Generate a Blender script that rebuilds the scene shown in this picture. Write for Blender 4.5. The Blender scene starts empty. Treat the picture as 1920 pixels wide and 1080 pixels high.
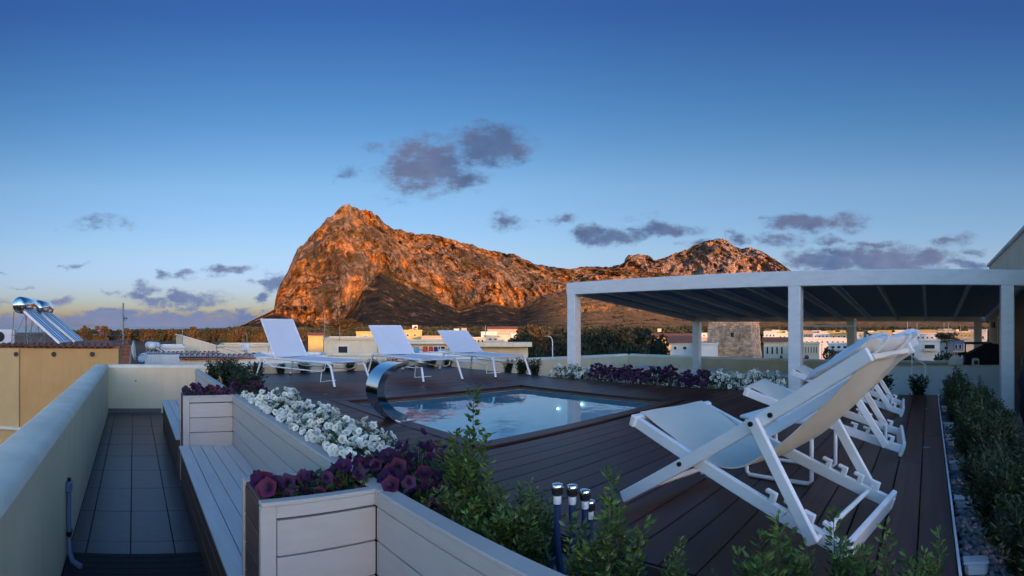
import bpy, bmesh, math, random
import numpy as np
from mathutils import Vector, Matrix
PI = math.pi
rnd = random.Random(7)
scene = bpy.context.scene
C = scene.collection

# ------------------------------------------------------------------ camera
EYE = 1.55            # eye above the tiled walkway
FP = 950.0            # pixels per radian of the 1920 px wide cylindrical photograph
PHI0 = math.radians(47.2)   # heading of the picture centre, counter-clockwise from +X
HOR = 612.0
cam_d = bpy.data.cameras.new('camera')
cam_d.type = 'PANO'
cam_d.panorama_type = 'CENTRAL_CYLINDRICAL'
cam_d.central_cylindrical_range_u_min = -960 / FP
cam_d.central_cylindrical_range_u_max = 960 / FP
cam_d.central_cylindrical_range_v_min = -(1080 - HOR) / FP
cam_d.central_cylindrical_range_v_max = HOR / FP
cam_d.central_cylindrical_radius = 1.0
cam_d.clip_start = 0.05
cam_d.clip_end = 40000
cam = bpy.data.objects.new('camera', cam_d)
C.objects.link(cam)
cam.location = (0, 0, EYE)
cam.rotation_euler = (PI / 2, 0, PHI0 - PI / 2)
scene.camera = cam

# ------------------------------------------------------------------ world
SUN_EL = math.radians(3.6)
SUN_AZ = PHI0 - math.radians(158)      # direction TOWARDS the sun, ccw from +X
sun_vec = Vector((math.cos(SUN_AZ) * math.cos(SUN_EL), math.sin(SUN_AZ) * math.cos(SUN_EL), math.sin(SUN_EL)))
world = bpy.data.worlds.new('World')
scene.world = world
world.use_nodes = True
wt = world.node_tree
wt.nodes.clear()
def wn(kind, **kw):
    n = wt.nodes.new(kind)
    for k, v in kw.items(): setattr(n, k, v)
    return n
def wl(a, b): wt.links.new(a, b)
def wmath(op, a, b=None, c=None, clamp=False):
    n = wn('ShaderNodeMath', operation=op); n.use_clamp = clamp
    for i, v in enumerate((a, b, c)):
        if v is None: continue
        if isinstance(v, (int, float)): n.inputs[i].default_value = v
        else: wl(v, n.inputs[i])
    return n.outputs[0]
w_out = wn('ShaderNodeOutputWorld')
w_bg = wn('ShaderNodeBackground')
w_bg.inputs['Strength'].default_value = 0.15
sky = wn('ShaderNodeTexSky', sky_type='NISHITA')
sky.sun_disc = False
sky.sun_elevation = SUN_EL
sky.sun_rotation = PI / 2 - SUN_AZ
sky.altitude = 10
sky.air_density = 1.0
sky.dust_density = 0.6
sky.ozone_density = 3.0
tc = wn('ShaderNodeTexCoord')
sep = wn('ShaderNodeSeparateXYZ'); wl(tc.outputs['Generated'], sep.inputs[0])
horiz = wmath('SQRT', wmath('ADD', wmath('MULTIPLY', sep.outputs[0], sep.outputs[0]), wmath('MULTIPLY', sep.outputs[1], sep.outputs[1])))
el = wmath('DIVIDE', sep.outputs[2], wmath('MAXIMUM', horiz, 0.02))
# heading, measured clockwise from the view direction at +47 degrees
cx, sx = math.cos(PHI0), math.sin(PHI0)
fwd = wmath('ADD', wmath('MULTIPLY', sep.outputs[0], cx), wmath('MULTIPLY', sep.outputs[1], sx))
rgt = wmath('SUBTRACT', wmath('MULTIPLY', sep.outputs[0], sx), wmath('MULTIPLY', sep.outputs[1], cx))
head = wmath('ARCTAN2', rgt, fwd)
uv = wn('ShaderNodeCombineXYZ'); wl(head, uv.inputs[0]); wl(el, uv.inputs[1])
def wnoise(scale, detail, rough, stretch=2.0, seed=0):
    mp = wn('ShaderNodeMapping'); wl(uv.outputs[0], mp.inputs[0])
    mp.inputs['Scale'].default_value = (1.0, stretch, 1.0); mp.inputs['Location'].default_value = (seed, seed * .7, seed * 1.3)
    n = wn('ShaderNodeTexNoise'); wl(mp.outputs[0], n.inputs['Vector'])
    n.inputs['Scale'].default_value = scale; n.inputs['Detail'].default_value = detail; n.inputs['Roughness'].default_value = rough
    return n
nA = wnoise(11, 6, .58, 1.6, 1.0)
nB = wnoise(26, 7, .62, 1.8, 4.0)
off = wn('ShaderNodeVectorMath', operation='SUBTRACT'); wl(nA.outputs['Color'], off.inputs[0]); off.inputs[1].default_value = (.5, .5, .5)
off2 = wn('ShaderNodeVectorMath', operation='MULTIPLY'); wl(off.outputs[0], off2.inputs[0]); off2.inputs[1].default_value = (.14, .065, 0)
offb = wn('ShaderNodeVectorMath', operation='SUBTRACT'); wl(nB.outputs['Color'], offb.inputs[0]); offb.inputs[1].default_value = (.5, .5, .5)
offb2 = wn('ShaderNodeVectorMath', operation='MULTIPLY'); wl(offb.outputs[0], offb2.inputs[0]); offb2.inputs[1].default_value = (.03, .018, 0)
uvw0 = wn('ShaderNodeVectorMath', operation='ADD'); wl(uv.outputs[0], uvw0.inputs[0]); wl(off2.outputs[0], uvw0.inputs[1])
uvw = wn('ShaderNodeVectorMath', operation='ADD'); wl(uvw0.outputs[0], uvw.inputs[0]); wl(offb2.outputs[0], uvw.inputs[1])
CLOUDS = [  # heading px, height px, half width, half height, strength
 (800, 312, 78, 44, 1.0), (862, 340, 50, 22, .8), (915, 268, 88, 32, 1.0), (965, 280, 45, 18, .85), (655, 322, 24, 15, .55), (745, 374, 42, 15, .35),
 (720, 285, 30, 18, .3), (957, 418, 40, 20, .6), (1048, 412, 30, 11, .8), (1150, 440, 70, 15, .95), (1235, 430, 70, 14, .95),
 (1500, 420, 50, 18, .9), (1575, 415, 48, 16, .8), (1455, 452, 45, 13, .7), (1550, 453, 38, 9, .75), (1640, 458, 50, 10, .7),
 (1380, 449, 22, 13, .85), (1785, 450, 34, 15, .7), (1825, 467, 22, 7, .6), (1560, 492, 95, 22, 1.1), (1660, 488, 90, 24, 1.1), (1745, 490, 60, 20, 1.1), (1815, 497, 38, 10, .8),
 (516, 530, 30, 17, 1.0), (497, 558, 20, 10, .9), (462, 535, 18, 7, .5), (418, 511, 42, 10, .85), (338, 517, 30, 6, .6), (275, 541, 30, 11, .9),
 (250, 554, 24, 7, .8), (282, 567, 40, 9, .9), (365, 557, 56, 13, 1.0), (350, 574, 26, 7, .8), (112, 568, 32, 8, .9), (145, 500, 20, 5, .6),
 (180, 419, 52, 15, .45), (250, 420, 26, 9, .35), (200, 546, 22, 5, .6), (330, 571, 22, 5, .5), (10, 519, 24, 5, .5), (40, 541, 24, 4, .4),
 (8, 574, 22, 4, .5), (330, 594, 175, 11, .95), (200, 590, 60, 8, .8), (450, 588, 70, 9, .9), (260, 604, 340, 14, 1.0), (1305, 463, 34, 10, .6), (1210, 405, 60, 5, .25),
 (1960, 470, 60, 16, .8), (2100, 500, 120, 30, .9), (-90, 570, 90, 14, .9)]
mx = None
for (px, py, rx, ry, st) in CLOUDS:
    s = wn('ShaderNodeVectorMath', operation='SUBTRACT'); wl(uvw.outputs[0], s.inputs[0]); s.inputs[1].default_value = ((px - 960) / FP, (HOR - py) / FP, 0)
    m = wn('ShaderNodeVectorMath', operation='MULTIPLY'); wl(s.outputs[0], m.inputs[0]); m.inputs[1].default_value = (FP / (rx * 1.5), FP / (ry * 1.6), 0)
    l = wn('ShaderNodeVectorMath', operation='LENGTH'); wl(m.outputs[0], l.inputs[0])
    v = wmath('MULTIPLY', wmath('SUBTRACT', 1.0, l.outputs['Value']), st)
    mx = v if mx is None else wmath('MAXIMUM', mx, v)
# the rest of the sky, out of frame, carries the same kind of scattered cloud
nC = wnoise(4.5, 5, .55, 3.2, 9.0)
outside = wmath('GREATER_THAN', wmath('ABSOLUTE', head), 1.12)
gen = wmath('MULTIPLY', wmath('SUBTRACT', nC.outputs['Fac'], wmath('ADD', .56, wmath('MULTIPLY', el, .25))), 3.0)
gen = wmath('MULTIPLY', wmath('MAXIMUM', gen, 0), outside)
mx = wmath('MAXIMUM', wmath('MAXIMUM', mx, 0), gen)
nD = wnoise(60, 6, .65, 1.6, 13.0)
edge_n = wmath('ADD', wmath('MULTIPLY', wmath('SUBTRACT', nB.outputs['Fac'], .5), 1.5), wmath('MULTIPLY', wmath('SUBTRACT', nD.outputs['Fac'], .5), .8))
dens = wmath('ADD', mx, wmath('MULTIPLY', edge_n, wmath('MINIMUM', wmath('MULTIPLY', mx, 2.5), .75)))
mr = wn('ShaderNodeMapRange', interpolation_type='SMOOTHSTEP'); wl(dens, mr.inputs['Value'])
mr.inputs['From Min'].default_value = .05; mr.inputs['From Max'].default_value = .72; mr.inputs['To Max'].default_value = .92
# sky colour: Nishita deepened a little towards the blue the photograph has
hs = wn('ShaderNodeHueSaturation'); wl(sky.outputs[0], hs.inputs['Color'])
hs.inputs['Saturation'].default_value = 1.12; hs.inputs['Value'].default_value = 1.0
gr_ = wn('ShaderNodeValToRGB'); wl(wmath('MULTIPLY', el, 1.4, clamp=True), gr_.inputs[0])
ge = gr_.color_ramp.elements
GAIN = [(0.0, (1.55, 1.6, 3.7)), (.06, (1.95, 1.85, 3.3)), (.20, (3.3, 2.25, 2.45)), (.386, (3.9, 2.45, 2.3)), (.60, (2.5, 1.95, 2.05)), (.87, (1.6, 1.28, 1.8))]
ge[0].position = 0; ge[0].color = (*[c / 4 for c in GAIN[0][1]], 1); ge[1].position = .87; ge[1].color = (*[c / 4 for c in GAIN[-1][1]], 1)
for q_, c_ in GAIN[1:-1]:
    e_ = ge.new(q_); e_.color = (*[c / 4 for c in c_], 1)
g4 = wn('ShaderNodeVectorMath', operation='SCALE'); wl(gr_.outputs[0], g4.inputs[0]); g4.inputs['Scale'].default_value = 4.0
rg_ = wn('ShaderNodeMapRange', interpolation_type='SMOOTHSTEP'); wl(head, rg_.inputs['Value']); rg_.inputs['From Min'].default_value = .15; rg_.inputs['From Max'].default_value = 1.1; rg_.inputs['To Min'].default_value = 1.0; rg_.inputs['To Max'].default_value = 1.28
hs2 = wn('ShaderNodeVectorMath', operation='SCALE'); wl(hs.outputs[0], hs2.inputs[0]); wl(rg_.outputs[0], hs2.inputs['Scale'])
SKYGAIN = wn('ShaderNodeVectorMath', operation='MULTIPLY'); wl(hs2.outputs[0], SKYGAIN.inputs[0]); hm_ = wn('ShaderNodeMapRange', interpolation_type='SMOOTHSTEP'); wl(wmath('ABSOLUTE', head), hm_.inputs['Value']); hm_.inputs['From Min'].default_value = 1.2; hm_.inputs['From Max'].default_value = 2.3
gm_ = wn('ShaderNodeMix', data_type='RGBA'); wl(hm_.outputs[0], gm_.inputs['Factor']); wl(g4.outputs[0], gm_.inputs['A']); gm_.inputs['B'].default_value = (7.2, 5.9, 6.0, 1)
wl(gm_.outputs['Result'], SKYGAIN.inputs[1])
cm = wn('ShaderNodeMix', data_type='RGBA')
wl(wmath('MULTIPLY', mr.outputs[0], wmath('ADD', .72, wmath('MULTIPLY', nB.outputs['Fac'], .5)), clamp=True), cm.inputs['Factor']); wl(SKYGAIN.outputs[0], cm.inputs['A'])
nE = wnoise(7, 4, .55, 1.4, 22.0)
ccf = wn('ShaderNodeMapRange'); wl(nE.outputs['Fac'], ccf.inputs['Value']); ccf.inputs['From Min'].default_value = .38; ccf.inputs['From Max'].default_value = .62
cc = wn('ShaderNodeMix', data_type='RGBA')   # clouds: slate blue, a touch of mauve where thick
wl(ccf.outputs[0], cc.inputs['Factor']); cc.inputs['A'].default_value = (.62, .95, 1.9, 1); cc.inputs['B'].default_value = (1.0, 1.15, 1.95, 1)
lowm = wn('ShaderNodeMapRange'); wl(el, lowm.inputs['Value']); lowm.inputs['From Min'].default_value = .0; lowm.inputs['From Max'].default_value = .16; lowm.inputs['To Min'].default_value = 1.6; lowm.inputs['To Max'].default_value = 1.0
ccs = wn('ShaderNodeVectorMath', operation='SCALE'); wl(cc.outputs['Result'], ccs.inputs[0]); wl(lowm.outputs[0], ccs.inputs['Scale']); wl(ccs.outputs[0], cm.inputs['B'])
wl(cm.outputs['Result'], w_bg.inputs['Color']); wl(w_bg.outputs[0], w_out.inputs[0])

# ------------------------------------------------------------------ sun
sd = bpy.data.lights.new('sun', 'SUN'); sd.energy = 5.0; sd.angle = math.radians(.6); sd.color = (1.0, .47, .19)
so = bpy.data.objects.new('sun', sd); C.objects.link(so)
so.rotation_euler = sun_vec.to_track_quat('Z', 'Y').to_euler()
scene.view_settings.view_transform = 'Standard'
scene.view_settings.look = 'None'
scene.view_settings.exposure = 0.0
scene.view_settings.gamma = 1.0
scene.view_settings.use_curve_mapping = False
scene.cycles.use_denoising = True
scene.cycles.max_bounces = 7
scene.cycles.transparent_max_bounces = 12
scene.cycles.caustics_reflective = False
scene.cycles.caustics_refractive = False

# ------------------------------------------------------------------ helpers
def F(x, y, z):
    "photo pixel -> point on the level z"
    d = FP * (EYE - z) / (y - HOR); a = PHI0 - (x - 960) / FP
    return Vector((d * math.cos(a), d * math.sin(a), z))
def FD(x, y, d):
    a = PHI0 - (x - 960) / FP
    return Vector((d * math.cos(a), d * math.sin(a), EYE - (y - HOR) * d / FP))
def setp(o, label=None, cat=None, group=None, kind=None):
    if label: o['label'] = label
    if cat: o['category'] = cat
    if group: o['group'] = group
    if kind: o['kind'] = kind
    return o
def thing(name, label, cat, loc=(0, 0, 0), rz=0, group=None):
    o = bpy.data.objects.new(name, None); C.objects.link(o)
    o.location = loc; o.rotation_euler = (0, 0, rz); o.empty_display_size = .1
    return setp(o, label, cat, group)
def inst(name, mesh, parent=None, loc=(0, 0, 0), rot=(0, 0, 0), scale=(1, 1, 1)):
    o = bpy.data.objects.new(name, mesh); C.objects.link(o)
    o.location = loc; o.rotation_euler = rot; o.scale = scale
    if parent: o.parent = parent
    return o
def copy_tree(src, parent=None):
    c = src.copy(); C.objects.link(c)
    if parent: c.parent = parent
    for ch in list(src.children): copy_tree(ch, c)
    return c
class MB:
    def __init__(s): s.v = []; s.f = []; s.a = []
    def add(s, vs, fs, val=0.0):
        n = len(s.v); s.v += [tuple(p) for p in vs]; s.f += [tuple(i + n for i in f) for f in fs]
        s.a += [val] * len(vs) if isinstance(val, (int, float)) else list(val)
        return s
    def box(s, c, size, R=None, b=0.0):
        hx, hy, hz = size[0] / 2, size[1] / 2, size[2] / 2
        c = Vector(c); b = min(b, hx * .49, hy * .49, hz * .49)
        tr = (lambda p: c + (R @ Vector(p))) if R is not None else (lambda p: c + Vector(p))
        if b <= 0:
            vs = [tr((i * hx, j * hy, k * hz)) for i in (-1, 1) for j in (-1, 1) for k in (-1, 1)]
            return s.add(vs, [(0, 1, 3, 2), (4, 6, 7, 5), (0, 4, 5, 1), (2, 3, 7, 6), (0, 2, 6, 4), (1, 5, 7, 3)])
        vs = []; idx = {}
        for i in (-1, 1):
            for j in (-1, 1):
                for k in (-1, 1):
                    idx[(i, j, k)] = len(vs)
                    vs += [tr((i * hx, j * (hy - b), k * (hz - b))), tr((i * (hx - b), j * hy, k * (hz - b))), tr((i * (hx - b), j * (hy - b), k * hz))]
        fs = []
        for i in (-1, 1):
            q = [idx[(i, -1, -1)], idx[(i, 1, -1)], idx[(i, 1, 1)], idx[(i, -1, 1)]]; fs.append(tuple(q if i > 0 else q[::-1]))
            q = [idx[(-1, i, -1)] + 1, idx[(-1, i, 1)] + 1, idx[(1, i, 1)] + 1, idx[(1, i, -1)] + 1]; fs.append(tuple(q if i > 0 else q[::-1]))
            q = [idx[(-1, -1, i)] + 2, idx[(1, -1, i)] + 2, idx[(1, 1, i)] + 2, idx[(-1, 1, i)] + 2]; fs.append(tuple(q if i > 0 else q[::-1]))
        for i in (-1, 1):
            for j in (-1, 1):
                a, d = idx[(i, j, -1)], idx[(i, j, 1)]; q = [a, a + 1, d + 1, d]; fs.append(tuple(q if i * j > 0 else q[::-1]))
                a, d = idx[(i, -1, j)], idx[(i, 1, j)]; q = [a, d, d + 2, a + 2]; fs.append(tuple(q if i * j > 0 else q[::-1]))
                a, d = idx[(-1, i, j)], idx[(1, i, j)]; q = [a + 1, a + 2, d + 2, d + 1]; fs.append(tuple(q if i * j > 0 else q[::-1]))
                for k in (-1, 1):
                    a = idx[(i, j, k)]; q = [a, a + 1, a + 2]; fs.append(tuple(q if i * j * k > 0 else q[::-1]))
        return s.add(vs, fs)
    def beam(s, p0, p1, w, h, up=(0, 0, 1), b=.003):
        p0, p1 = Vector(p0), Vector(p1); y = (p1 - p0); L = y.length; y.normalize()
        x = y.cross(Vector(up)).normalized(); z = x.cross(y).normalized()
        return s.box((p0 + p1) / 2, (w, L, h), Matrix((x, y, z)).transposed(), b)
    def tube(s, pts, r, n=8, cap=True):
        pts = [Vector(p) for p in pts]; rings = []
        ups = None
        for i, p in enumerate(pts):
            t = ((pts[min(i + 1, len(pts) - 1)] - pts[max(i - 1, 0)])).normalized()
            if ups is None: ups = t.orthogonal().normalized()
            ups = (ups - t * ups.dot(t)).normalized(); w = t.cross(ups)
            rr = r[i] if isinstance(r, (list, tuple)) else r
            rings.append([p + (ups * math.cos(2 * PI * k / n) + w * math.sin(2 * PI * k / n)) * rr for k in range(n)])
        vs = [q for ring in rings for q in ring]; fs = []
        for i in range(len(pts) - 1):
            for k in range(n):
                fs.append((i * n + k, i * n + (k + 1) % n, (i + 1) * n + (k + 1) % n, (i + 1) * n + k))
        if cap: fs.append(tuple(range(n))[::-1]); fs.append(tuple((len(pts) - 1) * n + k for k in range(n)))
        return s.add(vs, fs)
    def lathe(s, prof, n=16, c=(0, 0, 0), R=None):
        c = Vector(c); vs = []; fs = []
        for (r, z) in prof:
            for k in range(n):
                p = Vector((r * math.cos(2 * PI * k / n), r * math.sin(2 * PI * k / n), z))
                vs.append(c + (R @ p if R is not None else p))
        for i in range(len(prof) - 1):
            for k in range(n):
                fs.append((i * n + k, i * n + (k + 1) % n, (i + 1) * n + (k + 1) % n, (i + 1) * n + k))
        fs.append(tuple(range(n))[::-1]); fs.append(tuple((len(prof) - 1) * n + k for k in range(n)))
        return s.add(vs, fs)
    def prism(s, poly, z0, z1, tr=None):
        n = len(poly); t = tr or (lambda a, b, c: (a, b, c))
        vs = [t(p[0], p[1], z0) for p in poly] + [t(p[0], p[1], z1) for p in poly]
        fs = [tuple(range(n))[::-1], tuple(range(n, 2 * n))] + [(i, (i + 1) % n, n + (i + 1) % n, n + i) for i in range(n)]
        return s.add(vs, fs)
    def sheet(s, grid, th=0.0):
        "grid of points; given thickness along its normals, closed"
        R_, C_ = len(grid), len(grid[0]); g = [[Vector(p) for p in row] for row in grid]
        fs = []; vs = [p for row in g for p in row]
        for i in range(R_ - 1):
            for j in range(C_ - 1): fs.append((i * C_ + j, i * C_ + j + 1, (i + 1) * C_ + j + 1, (i + 1) * C_ + j))
        if th:
            nn = []
            for i in range(R_):
                for j in range(C_):
                    a = g[min(i + 1, R_ - 1)][j] - g[max(i - 1, 0)][j]; b = g[i][min(j + 1, C_ - 1)] - g[i][max(j - 1, 0)]
                    nn.append(a.cross(b).normalized())
            N = len(vs); vs = vs + [p - q * th for p, q in zip(vs, nn)]
            fs = fs + [tuple(k + N for k in f)[::-1] for f in fs]
            ring = [j for j in range(C_)] + [i * C_ + C_ - 1 for i in range(1, R_)] + [(R_ - 1) * C_ + j for j in range(C_ - 2, -1, -1)] + [i * C_ for i in range(R_ - 2, 0, -1)]
            for a, b in zip(ring, ring[1:] + ring[:1]): fs.append((a, b, b + N, a + N))
        return s.add(vs, fs)
    def mesh(s, name, mat, smooth=False, fix=True, o=(0, 0, 0)):
        me = bpy.data.meshes.new(name)
        ox, oy, oz = o
        vs = s.v if not any(o) else [(a - ox, b - oy, c - oz) for a, b, c in s.v]
        me.from_pydata(vs, [], s.f)
        if any(s.a):
            at = me.attributes.new('val', 'FLOAT', 'POINT'); at.data.foreach_set('value', s.a)
        if fix:
            bm = bmesh.new(); bm.from_mesh(me); bmesh.ops.recalc_face_normals(bm, faces=bm.faces); bm.to_mesh(me); bm.free()
        if mat: me.materials.append(mat)
        if smooth: me.polygons.foreach_set('use_smooth', [True] * len(me.polygons))
        me.update()
        return me
    def build(s, name, mat, parent=None, smooth=False, fix=True, o=(0, 0, 0), kind=None, sharp=None):
        ob = bpy.data.objects.new(name, s.mesh(name, mat, smooth, fix, o)); C.objects.link(ob)
        if smooth and sharp:
            ob.data.set_sharp_from_angle(angle=math.radians(sharp))
        if parent: ob.parent = parent
        elif any(o): ob.location = o
        if kind: ob['kind'] = kind
        return ob

# ------------------------------------------------------------------ materials
def mat(name, col, rough=.6, metal=0.0, var=0.0, nscale=8.0, bump=0.0, bscale=60.0, rand=0.0, stretch=(1, 1, 1), spec=.5, col2=None, coord='Object', detail=5, bdist=.01, trans=0.0, island=0.0, streak=0.0):
    m = bpy.data.materials.new(name); m.use_nodes = True
    t = m.node_tree; n = t.nodes; L = t.links; p = n['Principled BSDF']
    p.inputs['Roughness'].default_value = rough; p.inputs['Metallic'].default_value = metal
    p.inputs['Specular IOR Level'].default_value = spec
    tcn = n.new('ShaderNodeTexCoord'); mp = n.new('ShaderNodeMapping'); L.new(tcn.outputs[coord], mp.inputs[0]); mp.inputs['Scale'].default_value = stretch
    src = None
    if var or col2:
        nz = n.new('ShaderNodeTexNoise'); nz.inputs['Scale'].default_value = nscale; nz.inputs['Detail'].default_value = detail; nz.inputs['Roughness'].default_value = .6
        L.new(mp.outputs[0], nz.inputs['Vector'])
        r = n.new('ShaderNodeValToRGB'); L.new(nz.outputs['Fac'], r.inputs[0])
        r.color_ramp.elements[0].position = .32; r.color_ramp.elements[1].position = .68
        a = [c * (1 - var) for c in col]; b = col2 if col2 else [min(1, c * (1 + var)) for c in col]
        r.color_ramp.elements[0].color = (*a, 1); r.color_ramp.elements[1].color = (*b, 1)
        src = r.outputs[0]
    else:
        rg = n.new('ShaderNodeRGB'); rg.outputs[0].default_value = (*col, 1); src = rg.outputs[0]
    if rand or island:
        if island:
            g = n.new('ShaderNodeNewGeometry'); rv = g.outputs['Random Per Island']
        else:
            g = n.new('ShaderNodeObjectInfo'); rv = g.outputs['Random']
        k = island or rand
        mr_ = n.new('ShaderNodeMapRange'); L.new(rv, mr_.inputs['Value']); mr_.inputs['To Min'].default_value = 1 - k; mr_.inputs['To Max'].default_value = 1 + k
        hs_ = n.new('ShaderNodeHueSaturation'); L.new(src, hs_.inputs['Color']); L.new(mr_.outputs[0], hs_.inputs['Value']); src = hs_.outputs[0]
    if streak:
        ms_ = n.new('ShaderNodeMapping'); L.new(tcn.outputs['Object'], ms_.inputs[0]); ms_.inputs['Scale'].default_value = (7, 7, .5)
        ns_ = n.new('ShaderNodeTexNoise'); ns_.inputs['Scale'].default_value = 1.6; ns_.inputs['Detail'].default_value = 7; ns_.inputs['Roughness'].default_value = .65; L.new(ms_.outputs[0], ns_.inputs['Vector'])
        rs_ = n.new('ShaderNodeValToRGB'); L.new(ns_.outputs['Fac'], rs_.inputs[0]); rs_.color_ramp.elements[0].position = .36; rs_.color_ramp.elements[0].color = (1 - streak, 1 - streak, 1 - streak, 1); rs_.color_ramp.elements[1].position = .52; rs_.color_ramp.elements[1].color = (1, 1, 1, 1)
        mx_ = n.new('ShaderNodeMix'); mx_.data_type = 'RGBA'; mx_.blend_type = 'MULTIPLY'; mx_.inputs['Factor'].default_value = 1; L.new(src, mx_.inputs['A']); L.new(rs_.outputs[0], mx_.inputs['B']); src = mx_.outputs['Result']
    L.new(src, p.inputs['Base Color'])
    if bump:
        nb = n.new('ShaderNodeTexNoise'); nb.inputs['Scale'].default_value = bscale; nb.inputs['Detail'].default_value = 4
        L.new(mp.outputs[0], nb.inputs['Vector'])
        bp = n.new('ShaderNodeBump'); bp.inputs['Strength'].default_value = bump; bp.inputs['Distance'].default_value = bdist
        L.new(nb.outputs['Fac'], bp.inputs['Height']); L.new(bp.outputs[0], p.inputs['Normal'])
    if trans:
        tr = n.new('ShaderNodeBsdfTranslucent'); L.new(src, tr.inputs['Color'])
        mxs = n.new('ShaderNodeMixShader'); mxs.inputs[0].default_value = trans
        L.new(p.outputs[0], mxs.inputs[1]); L.new(tr.outputs[0], mxs.inputs[2]); L.new(mxs.outputs[0], n['Material Output'].inputs[0])
    return m
M = {}
M['cream_wall'] = mat('cream_wall', (.74, .61, .40), .85, var=.08, nscale=1.6, detail=9, streak=.055, bump=.25, bscale=140, bdist=.004)
M['cream_cap'] = mat('cream_cap', (.74, .67, .52), .8, var=.13, nscale=3, bump=.2, bscale=120, bdist=.004)
M['blue_wall'] = mat('blue_wall', (.62, .65, .66), .7, var=.05, nscale=2, bump=.1, bscale=100, bdist=.003)
M['tile'] = mat('tile', (.065, .052, .056), .36, var=.2, nscale=14, bump=.15, bscale=60, rand=.10, bdist=.003)
M['grout'] = mat('grout', (.022, .02, .02), .9, var=.2, nscale=40)
M['skirt'] = mat('skirt', (.13, .115, .11), .5, var=.1, nscale=20)
M['deck'] = mat('deck', (.058, .020, .014), .40, var=.4, nscale=5, bump=.5, bscale=55, rand=.4, stretch=(.25, 6, 6), bdist=.003)
M['deck_dark'] = mat('deck_dark', (.02, .014, .012), .8, var=.2)
M['white_board'] = mat('white_board', (.47, .43, .38), .5, var=.05, nscale=6, bump=.3, bscale=40, rand=.035, stretch=(1, 1, 5), bdist=.002)
M['white_slat'] = mat('white_slat', (.56, .54, .50), .5, var=.06, nscale=6, bump=.3, bscale=50, rand=.04, stretch=(5, .5, 5), bdist=.002)
M['brown_board'] = mat('brown_board', (.11, .062, .042), .55, var=.25, nscale=6, bump=.4, bscale=50, rand=.1, stretch=(1, 1, 5), bdist=.003)
M['white_metal'] = mat('white_metal', (.84, .84, .84), .35, var=.03, nscale=6)
M['white_paint'] = mat('white_paint', (.83, .82, .81), .4, var=.06, nscale=14, bump=.25, bscale=35, bdist=.002, stretch=(1, .35, 1))
M['sling'] = mat('sling', (.84, .85, .88), .75, var=.03, nscale=3, bump=.35, bscale=700, bdist=.001, trans=.18)
M['canvas'] = mat('canvas', (.83, .77, .65), .85, var=.05, nscale=5, bump=.3, bscale=500, bdist=.001, trans=.22)
M['pillow'] = mat('pillow', (.85, .84, .85), .85, var=.04, nscale=5, bump=.4, bscale=30, bdist=.006)
M['chrome'] = mat('chrome', (.78, .80, .82), .06, metal=1.0, bump=.03, bscale=12, bdist=.002)
M['black'] = mat('black', (.012, .012, .014), .5, var=.2)
M['opening_black'] = mat('opening_black', (.012, .013, .016), .9, var=.3, nscale=60, bump=.5, bscale=300, bdist=.002)  # darkness of the walkway opening, put into the colour
M['bolt'] = mat('bolt', (.03, .03, .035), .35, metal=.8)
M['basin'] = mat('basin', (.62, .95, .95), .35, var=.06, nscale=3)
M['pebble'] = mat('pebble', (.26, .26, .28), .7, island=.35)
M['soil'] = mat('soil', (.035, .025, .018), .95, var=.3, nscale=30, bump=.8, bscale=60, bdist=.02)
M['leaf'] = mat('leaf', (.055, .11, .022), .45, var=.3, nscale=9, island=.5, trans=.3, col2=(.11, .19, .035))
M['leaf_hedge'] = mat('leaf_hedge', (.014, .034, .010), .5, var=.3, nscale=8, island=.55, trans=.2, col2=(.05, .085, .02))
M['leaf_tip'] = mat('leaf_tip', (.16, .24, .045), .45, var=.2, island=.3, trans=.35)
M['leaf_dark'] = mat('leaf_dark', (.022, .045, .018), .5, var=.3, nscale=8, island=.5, trans=.2)
M['leaf_pet'] = mat('leaf_pet', (.05, .10, .03), .55, island=.4, trans=.3)
M['stem'] = mat('stem', (.09, .06, .035), .8, var=.2)
M['ochre'] = mat('ochre', (.60, .35, .13), .9, streak=.06, var=.07, nscale=1.2, bump=.2, bscale=60, bdist=.01)
M['ochre_light'] = mat('ochre_light', (.62, .42, .19), .9, var=.05, nscale=2)
M['terracotta'] = mat('terracotta', (.26, .12, .075), .85, var=.3, nscale=9, rand=.25, bump=.4, bscale=40, bdist=.01)
M['terracotta_m'] = mat('terracotta_m', (.28, .10, .06), .85, var=.3, nscale=4, island=.2)
M['house_white'] = mat('house_white', (.78, .73, .66), .85, var=.08, nscale=.7, streak=.12)
M['house_cream'] = mat('house_cream', (.76, .63, .44), .85, var=.08, nscale=.7, streak=.12)
M['house_ochre'] = mat('house_ochre', (.60, .42, .16), .85, var=.08, nscale=.7, streak=.12)
M['house_pink'] = mat('house_pink', (.55, .38, .28), .85, var=.08, nscale=.7, streak=.12)
M['house_blue'] = mat('house_blue', (.10, .14, .26), .7, var=.08, nscale=.7)
M['glass_dark'] = mat('glass_dark', (.02, .022, .03), .15, spec=.6)
M['shutter'] = mat('shutter', (.06, .04, .03), .6)
M['metal_grey'] = mat('metal_grey', (.25, .26, .28), .4, metal=.6)
M['dish'] = mat('dish', (.62, .64, .66), .4)
M['navy'] = mat('navy', (.008, .010, .022), .85, var=.3, nscale=6, bump=.4, bscale=20, bdist=.01)
M['hose'] = mat('hose', (.03, .05, .12), .4)
M['conduit'] = mat('conduit', (.12, .16, .26), .45)
M['white_plastic'] = mat('white_plastic', (.68, .70, .72), .3)
M['red_cloth'] = mat('red_cloth', (.62, .07, .02), .9)
M['blue_cloth'] = mat('blue_cloth', (.03, .05, .22), .9)
M['sky_cloth'] = mat('sky_cloth', (.18, .34, .5), .9)
M['table_top'] = mat('table_top', (.62, .68, .72), .6)
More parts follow.
